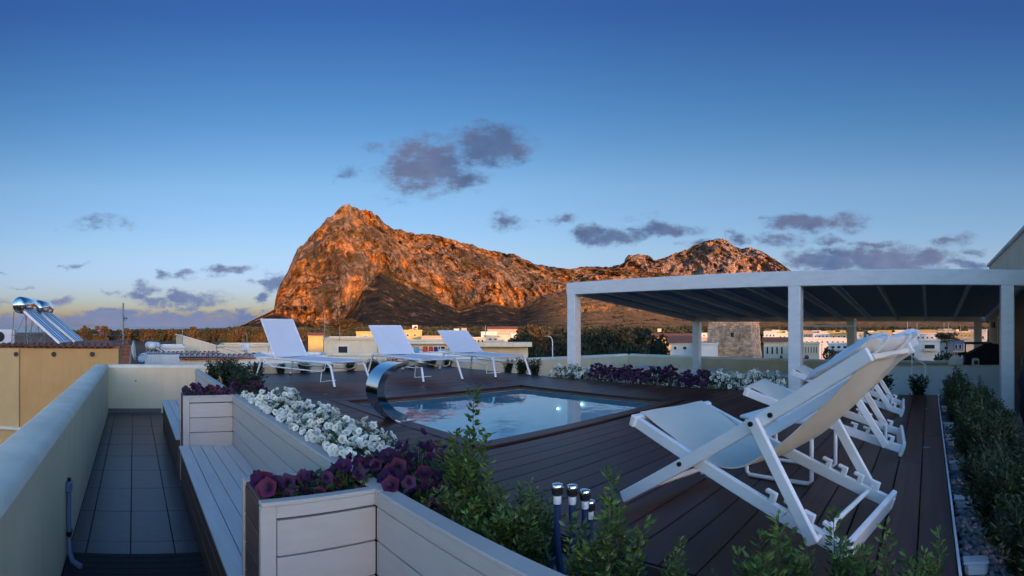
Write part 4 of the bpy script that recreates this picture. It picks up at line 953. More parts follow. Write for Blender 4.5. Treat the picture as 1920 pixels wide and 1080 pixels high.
# --- parapets
def parapet(pts, h0, h1, th, label, m='cream_wall', zb=0.0, capm='cream_cap', side=1):
    "runs along pts; inner face on the line, thickness outward"
    o = Vector((pts[0][0], pts[0][1], zb)); t = thing('parapet_wall', label, 'wall', tuple(o))
    prof = [(0, 0), (0, -.05), (.012, -.018), (.045, 0), (th - .05, 0), (th - .012, -.02), (th, -.06), (th, None)]
    def section(p, n, h):
        out = []
        for (a, dz) in prof:
            z = zb if dz is None else h + dz
            out.append(Vector((p[0] + n[0] * a, p[1] + n[1] * a, z)))
        out[0] = Vector((p[0], p[1], zb)); return out
    P = [Vector((p[0], p[1], 0)) for p in pts]; N_ = []
    for i in range(len(P)):
        ds = []
        if i > 0: ds.append((P[i] - P[i - 1]).normalized())
        if i < len(P) - 1: ds.append((P[i + 1] - P[i]).normalized())
        nn = [Vector((d.y, -d.x, 0)) * side for d in ds]; n = sum(nn, Vector()) / len(nn); n = n / max(.3, n.dot(nn[0])); N_.append(n)
    tot = sum((P[i + 1] - P[i]).length for i in range(len(P) - 1)); secs = []; acc = 0
    for i in range(len(P) - 1):
        L_ = (P[i + 1] - P[i]).length; ns = max(1, int(L_ / .35))
        for k in range(ns + (1 if i == len(P) - 2 else 0)):
            u = k / ns; h = h0 + (h1 - h0) * (acc + L_ * u) / tot
            secs.append(section(P[i].lerp(P[i + 1], u), N_[i].lerp(N_[i + 1], u), h + rnd.uniform(-.0015, .0015)))
        acc += L_
    w = MB(); n = len(prof)
    body = [[s_[0], s_[1], s_[-2], s_[-1]] for s_ in secs]; w.sheet(body)
    w.add(body[0], [(0, 1, 2, 3)]); w.add(body[-1], [(3, 2, 1, 0)])
    w.build('wall', M[m], t, o=tuple(o))
    c_ = MB(); cap = [[s_[i] for i in range(1, n - 1)] for s_ in secs]; c_.sheet(cap); c_.add(cap[0], [tuple(range(len(cap[0])))]); c_.add(cap[-1], [tuple(range(len(cap[0])))[::-1]])
    c_.build('cap', M[capm], t, smooth=True, o=tuple(o), sharp=60)
    return t
tl = parapet([(-.45, -2.0), (-.45, 9.04)], .975, .872, .27, 'long cream parapet with a rounded top along the left of the tiled walkway', side=-1)
te = parapet([(-.452, 9.04), (6.0, 9.04), (8.2, 8.3), (11.5, 7.75)], .868, .80, .22, 'cream parapet across the far end behind the walkway and the sun loungers', side=-1)
tr_ = parapet([(11.5, 7.745), (11.5, -1.32)], .798, .76, .22, 'cream parapet behind the glass tables under the pergola', side=-1)
sk = MB(); sk.box((.025, 9.033, .045), (.94, .012, .085), None, .002); sk.build('skirting', M['skirt'], te, o=tuple(te.location))
# small hole on the end wall and the conduit
mb = MB(); mb.lathe([(.012, -.004), (.012, .004)], 10, (.04, 9.036, .58), Matrix.Rotation(PI / 2, 3, 'X')); mb.build('hole', M['black'], te, o=tuple(te.location))
t = thing('conduit', 'blue-grey cable conduit rising from the floor on the left parapet', 'conduit', (-.43, 3.35, 0))
mb = MB(); pts = [(.10, -.17, .03), (.04, -.12, .035), (.01, -.04, .06), (.003, 0, .13), (0, 0, .25), (0, .005, .44)]; mb.tube(pts, .016, 10)
mb.tube([(p[0] + .002, p[1] + .034, p[2] - (.0 if i > 2 else .004)) for i, p in enumerate(pts)], .010, 8); mb.build('pipe', M['conduit'], t, smooth=True, sharp=60)
mb = MB(); mb.box((.0, .01, .48), (.04, .075, .07), None, .008); mb.build('junction_box', M['conduit'], t)
mb = MB(); mb.tube([(0, .02, .51), (0, .02, .535)], .012, 8); mb.build('cable_gland', M['bolt'], t)
mb = MB(); mb.tube([(.003, -.018, .17), (.003, .052, .17)], .019, 8); mb.build('clip', M['bolt'], t)

# --- deck
sub = MB()
PX0, PX1, PY0, PY1 = 2.35, 5.05, 2.87, 5.27
for (a, b, c_, d_) in [(DX0, PX0 - .02, DY0, DY1), (PX1 + .02, DX1, DY0, DY1), (PX0 - .02, PX1 + .02, DY0, PY0 - .02), (PX0 - .02, PX1 + .02, PY1 + .02, DY1)]:
    sub.box(((a + b) / 2, (c_ + d_) / 2, (DZ - .03) / 2), (b - a - .004, d_ - c_ - .004, DZ - .034))
deck = sub.build('deck', M['deck_dark']); deck['kind'] = 'structure'
PW = .146
PM = {}
def plank(x0, x1, y, w=PW, z=None, along='x'):
    L_ = abs(x1 - x0); key = (round(L_, 2), round(w, 3))
    if key not in PM:
        mb = MB(); mb.box((0, 0, 0), (L_ - .004, w - .006, .024), None, .003); PM[key] = mb.mesh('plank', M['deck'])
    zz = (DZ - .012 if z is None else z) + rnd.uniform(-.0008, .0008)
    if along == 'x': inst('plank', PM[key], deck, ((x0 + x1) / 2, y, zz))
    else: inst('plank', PM[key], deck, (y, (x0 + x1) / 2, zz), (0, 0, PI / 2))
y = DY0 + .145; k = 0
# straight border board on the right edge
plank(DX0, 3.95, DY0 + .073); plank(3.95, DX1, DY0 + .073)
BO = .146   # coping boards round the pool
while y + PW / 2 < DY1:
    yc = y + PW / 2
    inx = PY0 - BO < yc < PY1 + BO
    segs = [(DX0, PX0 - BO), (PX1 + BO, DX1)] if inx else [(DX0, DX1)]
    for (a, b) in segs:
        if b - a > 3:
            cut = a + [1.6, 2.9, 2.2][k % 3]; plank(a, cut, yc); plank(cut, b, yc)
        else: plank(a, b, yc)
    y += PW; k += 1
for yy in (PY0 - BO / 2, PY1 + BO / 2): plank(PX0 - BO, (PX0 + PX1) / 2, yy, z=DZ - .006); plank((PX0 + PX1) / 2, PX1 + BO, yy, z=DZ - .006)
for xx in (PX0 - BO / 2, PX1 + BO / 2): plank(PY0, PY1, xx, z=DZ - .006, along='y')
mb = MB(); mb.box((0, 0, 0), (.012, DY1 - DY0, .12)); f_ = mb.build('fascia', M['brown_board'], deck); f_.location = (DX0 - .008, (DY0 + DY1) / 2, DZ - .065)
mb = MB(); mb.box((0, 0, 0), (.012, DY1 - DY0, .12)); f_ = mb.build('fascia', M['brown_board'], deck); f_.location = (DX1 + .008, (DY0 + DY1) / 2, DZ - .065)
mb = MB(); mb.box((0, 0, 0), (DX1 - DX0, .010, .05)); f_ = mb.build('metal_edging', M['white_metal'], deck); f_.location = ((DX0 + DX1) / 2, DY0 - .006, DZ - .020)
for p_ in ((5.2, .02), (3.55, .02), (2.35, 5.9), (2.6, 1.2)):   # flush deck spots
    mb = MB(); mb.lathe([(.024, 0), (.030, 0), (.030, .004), (.024, .005)], 16); s_ = setp(mb.build('deck_spot', M['metal_grey']), None); s_.parent = deck; s_.location = (p_[0], p_[1], DZ - .001)

# --- pool
pool = thing('swimming_pool', 'small square plunge pool with pale blue lining sunk in the brown deck', 'pool', (PX0, PY0, 0))
o = (PX0, PY0, 0)
W_ = DZ - .055; bz = -.0
mb = MB(); mb.box(((PX0 + PX1) / 2, (PY0 + PY1) / 2, .05), (PX1 - PX0 + .1, PY1 - PY0 + .1, .06)); mb.build('pool_floor', M['basin'], pool, o=o)
for (cx_, cy_, sx_, sy_) in [(PX0 - .012, (PY0 + PY1) / 2, .03, PY1 - PY0 + .05), (PX1 + .012, (PY0 + PY1) / 2, .03, PY1 - PY0 + .05), ((PX0 + PX1) / 2, PY0 - .012, PX1 - PX0 - .01, .03), ((PX0 + PX1) / 2, PY1 + .012, PX1 - PX0 - .01, .03)]:
    mb = MB(); mb.box((cx_, cy_, (DZ - .052 + .081) / 2), (sx_, sy_, DZ - .052 - .081)); mb.build('pool_wall', M['basin'], pool, o=o)
for (cx_, cy_, sx_, sy_) in [(PX1 - .008, (PY0 + PY1) / 2, .014, PY1 - PY0 - .03), ((PX0 + PX1) / 2, PY1 - .008, PX1 - PX0 - .03, .014)]:
    mb = MB(); mb.box((cx_, cy_, DZ - .035), (sx_, sy_, .030)); mb.build('rim_board', M['brown_board'], pool, o=o)
mb = MB(); g_ = [[(PX0 + (PX1 - PX0) * i / 20, PY0 + (PY1 - PY0) * j / 20, W_) for j in range(21)] for i in range(21)]; mb.sheet([r_[::-1] for r_ in g_]); ob = mb.build('pool_water', M['water'], fix=False, smooth=True); ob['kind'] = 'structure'
for (py_, pz_) in ((4.53, .45), (4.12, .55)):
    mb = MB(); mb.lathe([(.0, 0), (.014, 0), (.014, .012), (.0, .012)], 14, (PX1 - .018, py_, pz_), Matrix.Rotation(-PI / 2, 3, 'Y')); mb.build('pool_light', M['lamp_lit'], pool, o=o)
# --- chrome cascade spout
t = thing('pool_spout', 'curved chrome blade waterfall spout arching over the pool edge', 'water spout', (2.25, 4.0, DZ))
ctr = []
P4 = [(2.33, .705), (2.19, .78), (2.085, .90), (2.065, 1.02), (2.115, 1.13), (2.225, 1.195), (2.36, 1.215), (2.50, 1.20), (2.62, 1.165)]
def cr(P, n=6):
    out = []
    for i in range(len(P) - 1):
        p0, p1, p2, p3 = P[max(i - 1, 0)], P[i], P[i + 1], P[min(i + 2, len(P) - 1)]
        for k in range(n):
            u = k / n; out.append(tuple(.5 * ((2 * b) + (-a + c_) * u + (2 * a - 5 * b + 4 * c_ - d_) * u * u + (-a + 3 * b - 3 * c_ + d_) * u ** 3) for a, b, c_, d_ in zip(p0, p1, p2, p3)))
    out.append(tuple(P[-1])); return out
cv = cr(P4)
grid = []
for i, (a, b) in enumerate(cv):
    u = i / (len(cv) - 1); q0 = cv[max(i - 1, 0)]; q1 = cv[min(i + 1, len(cv) - 1)]; tx, tz = q1[0] - q0[0], q1[1] - q0[1]; l = math.hypot(tx, tz); nx, nz = tz / l, -tx / l
    th = .040 * (1 - u) + .008; hw = .10 + .035 * u
    grid.append([(a - nx * th, 4.0 - hw, b - nz * th), (a + nx * th, 4.0 - hw, b + nz * th), (a + nx * th, 4.0 + hw, b + nz * th), (a - nx * th, 4.0 + hw, b - nz * th), (a - nx * th, 4.0 - hw, b - nz * th)])
mb = MB(); mb.sheet(grid); mb.add(grid[0][:4], [(0, 1, 2, 3)]); mb.add(grid[-1][:4], [(3, 2, 1, 0)]); mb.build('blade', M['chrome'], t, smooth=True, o=(2.25, 4.0, DZ), sharp=35)
mb = MB(); mb.box((2.32, 4.0, DZ + .006), (.16, .30, .012), None, .003); mb.build('base_plate', M['chrome'], t, o=(2.25, 4.0, DZ))

# --- planters and benches on the left
def boards(thing_, name, x0, x1, z0, z1, n, plane, at, th, m, hor=True, o=(0, 0, 0), gap=.006, facing=-1):
    "boards on a vertical plane: plane 'x' (at x=at, spanning y) or 'y' (at y=at, spanning x)"
    for i in range(n):
        a = z0 + (z1 - z0) * i / n + gap / 2; b = z0 + (z1 - z0) * (i + 1) / n - gap / 2
        mb = MB()
        if plane == 'x': mb.box((at - facing * th / 2, (x0 + x1) / 2, (a + b) / 2), (th, x1 - x0 - .004, b - a), None, .0025)
        else: mb.box(((x0 + x1) / 2, at - facing * th / 2, (a + b) / 2), (x1 - x0 - .004, th, b - a), None, .0025)
        mb.build(name, M[m], thing_, o=o)
BX0, BX1 = .47, .95      # bench front and the face of the back
PT = .89
# long planter behind the benches (holds soil, flowers)
o = (.95, -.6, 0); lp = thing('planter', 'long cream board planter running behind the benches along the deck edge', 'planter', o)
ext = [(-.6, 7.75)]
core = MB(); core.box((BX1 + .045, 3.575, .40), (.03, 8.34, .80)); core.build('liner', M['deck_dark'], lp, o=o)
for (ya, yb) in [(-.6, 1.828), (2.162, 4.778), (5.112, 7.75)]:
    boards(lp, 'board', ya, yb, .40, .82, 3, 'x', BX1, .022, 'white_board', o=o)
    mb = MB(); mb.box((BX1 + .004, (ya + yb) / 2, (.826 + PT - .016) / 2), (.026, yb - ya - .003, PT - .016 - .826), None, .003); mb.build('trim_board', M['white_board'], lp, o=o)
for (ya, yb) in [(-.6, 1.795), (1.80, 4.75), (4.755, 7.75)]:
    mb = MB(); mb.box((BX1 + .028, (ya + yb) / 2, PT - .008), (.076, yb - ya - .003, .016), None, .004); mb.build('cap_board', M['white_board'], lp, o=o)
mb = MB(); mb.box((BX1 + .028, 7.76, .445), (.06, .02, .86), None, .003); mb.build('end_board', M['white_board'], lp, o=o)
soil = MB(); g_ = []
for i in range(7):
    g_.append([(1.01 + (1.54 - 1.01) * i / 6, -.6 + 8.35 * j / 90, .60 + .012 * math.sin(i * 3 + j * 1.7)) for j in range(91)])
soil.sheet(g_, .05); soil.build('soil', M['soil'], lp, o=o, fix=False)
def arm_box(ya, yb, label, near):
    o = (BX0, ya, 0); t = thing('planter_box', label, 'planter', o)
    f = ya; bk = yb
    for (yy, fc) in ((f, -1), (bk, 1)):
        boards(t, 'board', BX0 + .062, BX1 + .001, .40 - (.14 if near else 0), .82, 4 if near else 3, 'y', yy, .022, 'white_board', o=o, facing=fc)
        s_ = -fc
        mb = MB(); mb.box((BX0 + .030, yy + s_ * .014, PT / 2 - .009), (.062, .030, PT - .018), None, .003); mb.build('corner_post', M['white_board'], t, o=o)
        mb = MB(); mb.box(((BX0 + BX1) / 2 + .031, yy + s_ * .012, (.826 + PT - .018) / 2), (BX1 - BX0 - .060, .028, PT - .018 - .826), None, .003); mb.build('trim_board', M['white_board'], t, o=o)
        mb = MB(); mb.box(((BX0 + BX1) / 2, yy + s_ * .020, PT - .009), (BX1 - BX0 - .002, .044, .017), None, .003); mb.build('cap_board', M['white_board'], t, o=o)
    boards(t, 'end_board', f + .034, bk - .034, .02, PT - .02, 7, 'x', BX0 + .006, .02, 'brown_board', o=o)
    mb = MB(); mb.box((BX0 + .03, (f + bk) / 2, PT - .013), (.045, bk - f - .09, .014), None, .003); mb.build('end_cap', M['brown_board'], t, o=o)
    sb = MB(); sb.box(((BX0 + BX1) / 2, (f + bk) / 2, .55), (BX1 - BX0 - .1, bk - f - .07, .5)); sb.build('soil', M['soil'], t, o=o)
    return t
arm_box(1.83, 2.16, 'cream board planter box with brown end boards, the nearer one beside the tiled walkway', True)
arm_box(4.78, 5.11, 'cream board planter box with a brown end, the farther one holding purple petunias', False)
def bench(ya, yb, label, n=5):
    o = (BX0, ya, 0); t = thing('bench', label, 'bench', o)
    w = (BX1 - BX0 + .045) / n
    for i in range(n):
        x = BX0 - .045 + w * (i + .5); mb = MB(); mb.box((x, (ya + yb) / 2, .408), (w - .006, yb - ya - .006, .024), None, .003); mb.build('slat', M['white_slat'], t, o=o)
    boards(t, 'skirt_board', ya, yb, .02, .39, 3, 'x', BX0 - .02, .02, 'brown_board', o=o)
    mb = MB(); mb.box((BX0 + .1, (ya + yb) / 2, .19), (.14, yb - ya - .04, .37)); mb.build('support', M['deck_dark'], t, o=o)
bench(2.165, 4.775, 'cream slatted bench between the two planter boxes')
bench(5.115, 7.75, 'cream slatted bench beyond the farther planter box, by the end wall')
bench(-.6, 1.825, 'cream slatted bench in front of the nearest planter box at the lower edge')

# --- pebbles
def pebbles(x0, x1, y0, y1, z, n, label):
    mb = MB(); ico = [(0, 0, 1), (.894, 0, .447), (.276, .851, .447), (-.724, .526, .447), (-.724, -.526, .447), (.276, -.851, .447), (.724, .526, -.447), (-.276, .851, -.447), (-.894, 0, -.447), (-.276, -.851, -.447), (.724, -.526, -.447), (0, 0, -1)]
    fc = [(0, 1, 2), (0, 2, 3), (0, 3, 4), (0, 4, 5), (0, 5, 1), (1, 6, 2), (2, 7, 3), (3, 8, 4), (4, 9, 5), (5, 10, 1), (6, 7, 2), (7, 8, 3), (8, 9, 4), (9, 10, 5), (10, 6, 1), (11, 7, 6), (11, 8, 7), (11, 9, 8), (11, 10, 9), (11, 6, 10)]
    for _ in range(n):
        s_ = rnd.uniform(.010, .022); R = Matrix.Rotation(rnd.random() * 6, 3, 'Z') @ Matrix.Rotation(rnd.uniform(-.5, .5), 3, 'X')
        c_ = Vector((rnd.uniform(x0, x1), rnd.uniform(y0, y1), z + rnd.uniform(0, .02))); a, b = rnd.uniform(.8, 1.3), rnd.uniform(.5, .75)
        mb.add([c_ + R @ Vector((p[0] * s_ * a, p[1] * s_, p[2] * s_ * b)) for p in ico], fc)
    ob = mb.build('pebbles', M['pebble'], fix=False, smooth=True); return setp(ob, label, 'pebbles', kind='stuff')
pebbles(1.05, 1.53, .1, 1.7, .615, 2600, 'white and grey pebbles round the near shrubs in the planter strip')
pebbles(1.5, 6.5, -.60, -.13, .60, 9000, 'pale pebbles under the shrub row along the right deck edge')
pebbles(6.34, 6.75, -.1, 8.6, .60, 4200, 'pale pebbles along the far deck edge by the pergola')
pebbles(1.6, 6.3, 8.78, 9.02, .60, 2200, 'pale pebbles along the deck edge behind the sun loungers')
for (nm, lab, c_, s_) in [('planter_trough', 'low dark trough along the right deck edge under the shrub row', (4.0, -.37, .29), (5.0, .52, .58)), ('planter_trough', 'low dark trough between the deck and the pergola holding the far petunias', (6.55, 4.25, .29), (.44, 8.9, .58)), ('planter_trough', 'low dark trough behind the sun loungers', (3.95, 8.9, .29), (4.7, .26, .58))]:
    mb = MB(); mb.box(c_, s_, None, .01); setp(mb.build(nm, M['deck_dark'], o=(c_[0], c_[1], 0)), lab, 'planter')
for i, (x_, n_) in enumerate([(5.55, 'farthest'), (4.6, 'second farthest'), (3.95, 'third farthest'), (3.28, 'middle'), (2.6, 'second nearest'), (1.9, 'nearest')]):
    t = thing('garden_light', f'small white box light among the pebbles at the right deck edge, {n_} of six', 'garden light', (x_, -.175, .62), 0, 'white box lights along the right deck edge')
    mb = MB(); mb.box((0, 0, .02), (.05, .085, .05), None, .012); mb.build('housing', M['white_plastic'], t)
    mb = MB(); mb.box((0, 0, .050), (.058, .095, .010), None, .004); mb.build('lid', M['white_plastic'], t)

# --- plants
def add_leaf(mb, p, d, L_, W, up=None, droop=.15, val=0.0):
    d = d.normalized(); s_ = d.cross(Vector((0, 0, 1)))
    if s_.length < .01: s_ = Vector((1, 0, 0))
    s_.normalize(); ro = rnd.uniform(-.9, .9); s_ = (s_ * math.cos(ro) + d.cross(s_) * math.sin(ro)); n_ = s_.cross(d)
    mb.add([p, p + d * L_ * .5 - s_ * W / 2 - n_ * W * .12, p + d * L_, p + d * L_ * .5 + s_ * W / 2 - n_ * W * .12, p + d * L_ * .5], [(0, 4, 1), (4, 2, 1), (0, 3, 4), (4, 3, 2)])
def shrub_meshes(seed, h, spread, n_st, leaf, dens=1.0, top_pale=True, upright=.75):
    r = random.Random(seed); st = MB(); lf = MB(); tip = MB()
    for i in range(n_st):
        a = r.random() * 6.28; q = spread * math.sqrt(r.random()) ; H = h * r.uniform(.6, 1.0) * (1 - .35 * (q / max(spread, 1e-3)))
        if i == 0: H = h; q = 0
        base = Vector((math.cos(a) * q * .25, math.sin(a) * q * .25, 0)); end = Vector((math.cos(a) * q, math.sin(a) * q, H))
        bend = Vector((r.gauss(0, .02), r.gauss(0, .02), 0)); pts = []
        for k in range(9):
            u = k / 8; pts.append(base.lerp(end, u ** (1 / (.6 + upright * .6))) * 1.0 + bend * math.sin(u * 5)); pts[-1].z = H * u
        st.tube(pts, [.004 * (1 - .75 * k / 8) for k in range(9)], 4, cap=False)
        n_l = int(H / (leaf * .30) * dens)
        for k in range(n_l):
            u = .10 + .90 * (k + r.random()) / n_l; j = min(7, int(u * 8)); p = pts[j].lerp(pts[j + 1], u * 8 - j)
            for _ in range(2):
                aa = r.random() * 6.28; d = Vector((math.cos(aa), math.sin(aa), r.uniform(.25, 1.1)))
                off_ = Vector((math.cos(aa), math.sin(aa), 0)) * r.uniform(0, .035) * (1 - u * .6)
                tgt = tip if (top_pale and u > .86 and r.random() < .5) else lf
                add_leaf(tgt, p + off_, d, leaf * r.uniform(.7, 1.2), leaf * .42)
    return (st.mesh('stem', M['stem'], fix=False), lf.mesh('foliage', M['leaf'], fix=False), tip.mesh('young_leaves', M['leaf_tip'], fix=False))
def shrub(ms, name, label, loc, s_=1.0, group=None, rz=None, cat='shrub', sz=None):
    t = thing(name, label, cat, loc, rnd.random() * 6.28 if rz is None else rz, group); sc_ = (s_, s_, sz or s_)
    inst('stem', ms[0], t, scale=sc_); f = inst('foliage', ms[1], t, scale=sc_); f['kind'] = 'stuff'
    y_ = inst('young_leaves', ms[2], t, scale=sc_); y_['kind'] = 'stuff'
    return t
S_tall = shrub_meshes(1, .70, .12, 11, .036, 1.5)
S_bush = [shrub_meshes(10 + i, .46, .15, 32, .028, 1.35) for i in range(3)]
S_open = shrub_meshes(31, .50, .14, 18, .030, 1.5)
shrub(S_tall, 'shrub', 'tall thin young shrub in front of the pool, standing above its neighbours', (1.28, 1.62, .60), 1.0)
shrub(S_open, 'shrub', 'loose low shrub at the foot of the tall thin one', (1.38, 1.78, .60), .8)
shrub(S_bush[0], 'shrub', 'dense green shrub left of the blue hoses, the bigger of two', (1.22, 1.40, .60), 1.0)
shrub(S_bush[1], 'shrub', 'dense green shrub left of the blue hoses, right behind the purple petunias', (1.16, 1.52, .60), .95)
shrub(S_bush[2], 'shrub', 'dense green shrub pressed against the blue hoses on their left', (1.30, 1.30, .60), .85)
shrub(S_open, 'shrub', 'open shrub with one raised shoot right of the blue hoses', (1.28, .93, .60), 1.0)
shrub(S_bush[1], 'shrub', 'low bushy shrub under the raised shoot, right of the hoses', (1.16, .98, .58), .72)
shrub(S_open, 'shrub', 'low sparse shrub at the bottom edge left of the deck chair foot', (1.30, .70, .57), .72)
shrub(S_bush[0], 'shrub', 'small shrub at the bottom edge, second right of the hoses', (1.16, .60, .56), .68)
shrub(S_bush[2], 'shrub', 'bright green shrub overlapping the foot of the nearest deck chair', (1.36, .42, .57), .98)
shrub(S_open, 'shrub', 'leafy shoots in front of the nearest deck chair rear bar', (1.48, .28, .57), .86)
shrub(S_bush[1], 'shrub', 'green shrub at the bottom right in front of the deck border', (1.36, .12, .57), .98)
shrub(S_open, 'shrub', 'yellowish shoots at the bottom right beside the deck border', (1.44, -.02, .57), .80)
# row along the right edge
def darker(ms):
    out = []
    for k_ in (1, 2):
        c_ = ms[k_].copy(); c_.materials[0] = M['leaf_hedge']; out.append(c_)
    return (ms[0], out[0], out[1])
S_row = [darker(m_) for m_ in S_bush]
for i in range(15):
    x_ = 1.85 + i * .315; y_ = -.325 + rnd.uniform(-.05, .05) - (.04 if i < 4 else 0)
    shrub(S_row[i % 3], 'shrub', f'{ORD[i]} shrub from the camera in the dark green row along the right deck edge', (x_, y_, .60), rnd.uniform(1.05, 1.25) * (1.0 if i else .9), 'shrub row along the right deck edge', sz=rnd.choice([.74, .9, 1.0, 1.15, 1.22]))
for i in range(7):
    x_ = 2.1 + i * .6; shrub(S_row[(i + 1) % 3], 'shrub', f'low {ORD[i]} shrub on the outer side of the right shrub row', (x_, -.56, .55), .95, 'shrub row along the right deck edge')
# dark little bushes
def tuft_meshes(seed, h, rad):
    r = random.Random(seed); st = MB(); lf = MB(); tip = MB()
    for i in range(16):
        a = r.random() * 6.28; q = rad * math.sqrt(r.random()); H = h * r.uniform(.6, 1)
        st.tube([(0, 0, 0), (math.cos(a) * q * .7, math.sin(a) * q * .7, H * .5), (math.cos(a) * q, math.sin(a) * q, H)], .003, 4, cap=False)
        for k in range(22):
            u = (k + 1) / 22; p = Vector((math.cos(a) * q * u, math.sin(a) * q * u, H * u)); aa = r.random() * 6.28
            for _ in range(2): aa += 3.1; add_leaf(lf, p + Vector((r.gauss(0, .02), r.gauss(0, .02), 0)), Vector((math.cos(aa), math.sin(aa), r.uniform(.1, 1))), .045, .02)
    return (st.mesh('stem', M['stem'], fix=False), lf.mesh('foliage', M['leaf_dark'], fix=False))
TU = [tuft_meshes(60 + i, .30, .12) for i in range(3)]
def tuft(loc, s_, label, group, i, name='potted_bush'):
    t = thing(name, label, 'bush', loc, rnd.random() * 6, group); inst('stem', TU[i % 3][0], t, scale=(s_,) * 3); f = inst('foliage', TU[i % 3][1], t, scale=(s_,) * 3); f['kind'] = 'stuff'
for i in range(11):
    tuft((1.75 + i * .46, 8.88, .60), rnd.uniform(.85, 1.1), f'{ORD[i]} dark little bush from the left in the row behind the sun loungers', 'dark little bushes behind the sun loungers', i, 'small_bush')
for i, (x, y_, s_) in enumerate([(6.55, 7.2, 1.05), (6.55, 6.8, 1.2), (6.55, 6.45, 1.15)]):
    tuft((x, y_, .60), s_, ['dark little bush right of the third lounger foot, left one of three', 'dark little bush right of the third lounger foot, middle one of three', 'dark little bush right of the third lounger foot, right one of three'][i], 'dark little bushes at the far deck corner', i, 'small_bush')
for i, (x, y_, s_) in enumerate([(6.55, .62, 1.35), (6.55, .14, 1.15)]):
    tuft((x, y_, .58), s_, ['dark bush before the blue-white wall, left one of two', 'dark bush before the blue-white wall, right one of two'][i], 'dark bushes at the end of the deck', i, 'small_bush')
for i, (x, y_, s_) in enumerate([(1.22, 5.65, 1.2), (1.30, 6.1, 1.35), (1.25, 6.6, 1.4), (1.34, 7.1, 1.35), (1.2, 7.5, 1.2), (1.42, 5.9, 1.1), (1.45, 6.9, 1.1)]):
    tuft((x, y_, .68), s_, f'{ORD[i]} leafy bush in the planter beyond the far purple petunias', 'leafy bushes in the far end of the long planter', i, 'small_bush')

# petunias
def flower_mesh(name, m, R=.032):
    mb = MB(); n = 10; rings = [(.10, -.45, 0), (.28, -.10, .2), (.62, .0, .5), (1.0, .10, 1.0)]; vs = [(0, 0, -.5 * R)]; val = [0]
    for (q, z, v) in rings:
        for k in range(n):
            a = 2 * PI * k / n; w = 1 + (.09 * (1 if k % 2 else -1) * q if q > .5 else 0); vs.append((math.cos(a) * q * R * w, math.sin(a) * q * R * w, z * R * (1 + (.5 if k % 2 else -.3) * (q > .9)))); val.append(v)
    fs = [(0, 1 + k, 1 + (k + 1) % n) for k in range(n)]
    for i in range(3):
        for k in range(n): fs.append((1 + i * n + k, 1 + (i + 1) * n + k, 1 + (i + 1) * n + (k + 1) % n, 1 + i * n + (k + 1) % n))
    mb.add(vs, fs, val); return mb.mesh(name, m, smooth=True, fix=False)
FW = [flower_mesh('flower', M['petal_white'], R) for R in (.026, .020)]
FPP = [flower_mesh('flower', M['petal_purple'], R) for R in (.034, .028)]
FV = [flower_mesh('flower', M['petal_violet'], R) for R in (.033, .027)]
def petunia(loc, rx, ry, h, fm, nf, nl, label, group=None, cat='flowers', stuff=False, face=None, name='petunia', spill=0.0, lim=None):
    t = thing(name, label, cat, loc, 0, group); lf = MB(); st = MB(); sm_ = MB()
    for _ in range(nl):
        a = rnd.random() * 6.28; q = math.sqrt(rnd.random()); zz = h * (1 - .45 * q * q) * rnd.uniform(.25, .98)
        p = Vector((math.cos(a) * q * rx, math.sin(a) * q * ry, zz - .03 * (q > .8)))
        if lim: p.x = min(max(p.x, lim[0] - loc[0]), lim[1] - loc[0]); p.y = min(max(p.y, lim[2] - loc[1]), lim[3] - loc[1])
        add_leaf(lf, p, Vector((math.cos(a) * .8 + rnd.gauss(0, .5), math.sin(a) * .8 + rnd.gauss(0, .5), rnd.uniform(-.1, .8))), rnd.uniform(.030, .055), .022)
    for _ in range(14):
        a = rnd.random() * 6.28; q = rnd.random(); st.tube([(0, 0, 0), (math.cos(a) * q * rx * .6, math.sin(a) * q * ry * .6, h * .5), (math.cos(a) * q * rx, math.sin(a) * q * ry, h * .85)], .003, 4, cap=False)
    st.build('stem', M['leaf_pet'], t, fix=False); f = lf.build('foliage', M['leaf_pet'], t, fix=False, kind='stuff')
    for i in range(nf):
        for _try in range(6):
            a = rnd.random() * 6.28; q = math.sqrt((i + rnd.random()) / nf)
            if not (math.sin(a) * q * ry > ry * .75): break
        zz = h * (1 - .55 * q ** 2.5) * rnd.uniform(.74, 1.14) - spill * (q > .85) * rnd.random() * .12
        p = Vector((math.cos(a) * q * rx, math.sin(a) * q * ry, zz))
        if lim and p.z + loc[2] < PT + .02: p.x = min(max(p.x, lim[0] - .03 - loc[0]), lim[1] - loc[0]); p.z = PT + .022 - loc[2] + rnd.random() * .02 if p.x < lim[0] - loc[0] + .04 else p.z
        up = Vector((math.cos(a) * q * 1.0, math.sin(a) * q * 1.0, .75)) + Vector((rnd.gauss(0, .55), rnd.gauss(0, .55), rnd.gauss(0, .2)))
        tocam = Vector((-loc[0], -loc[1], .35)).normalized(); up = (up.normalized() + tocam * rnd.uniform(.1, .8)).normalized()
        me = fm[i % len(fm)]; R = up.to_track_quat('Z', 'Y').to_euler(); s_ = rnd.uniform(.70, 1.22)
        if stuff:
            Rm = R.to_matrix(); vs = [p + Rm @ (v.co * s_) for v in me.vertices]; val = [d.value for d in me.attributes['val'].data]
            sm_.add(vs, [tuple(pl.vertices) for pl in me.polygons], val)
        else: inst('flower', me, t, tuple(p), tuple(R), (s_,) * 3)
    if stuff:
        o_ = sm_.build('blossoms', me.materials[0], t, fix=False, smooth=True, kind='stuff')
    return t
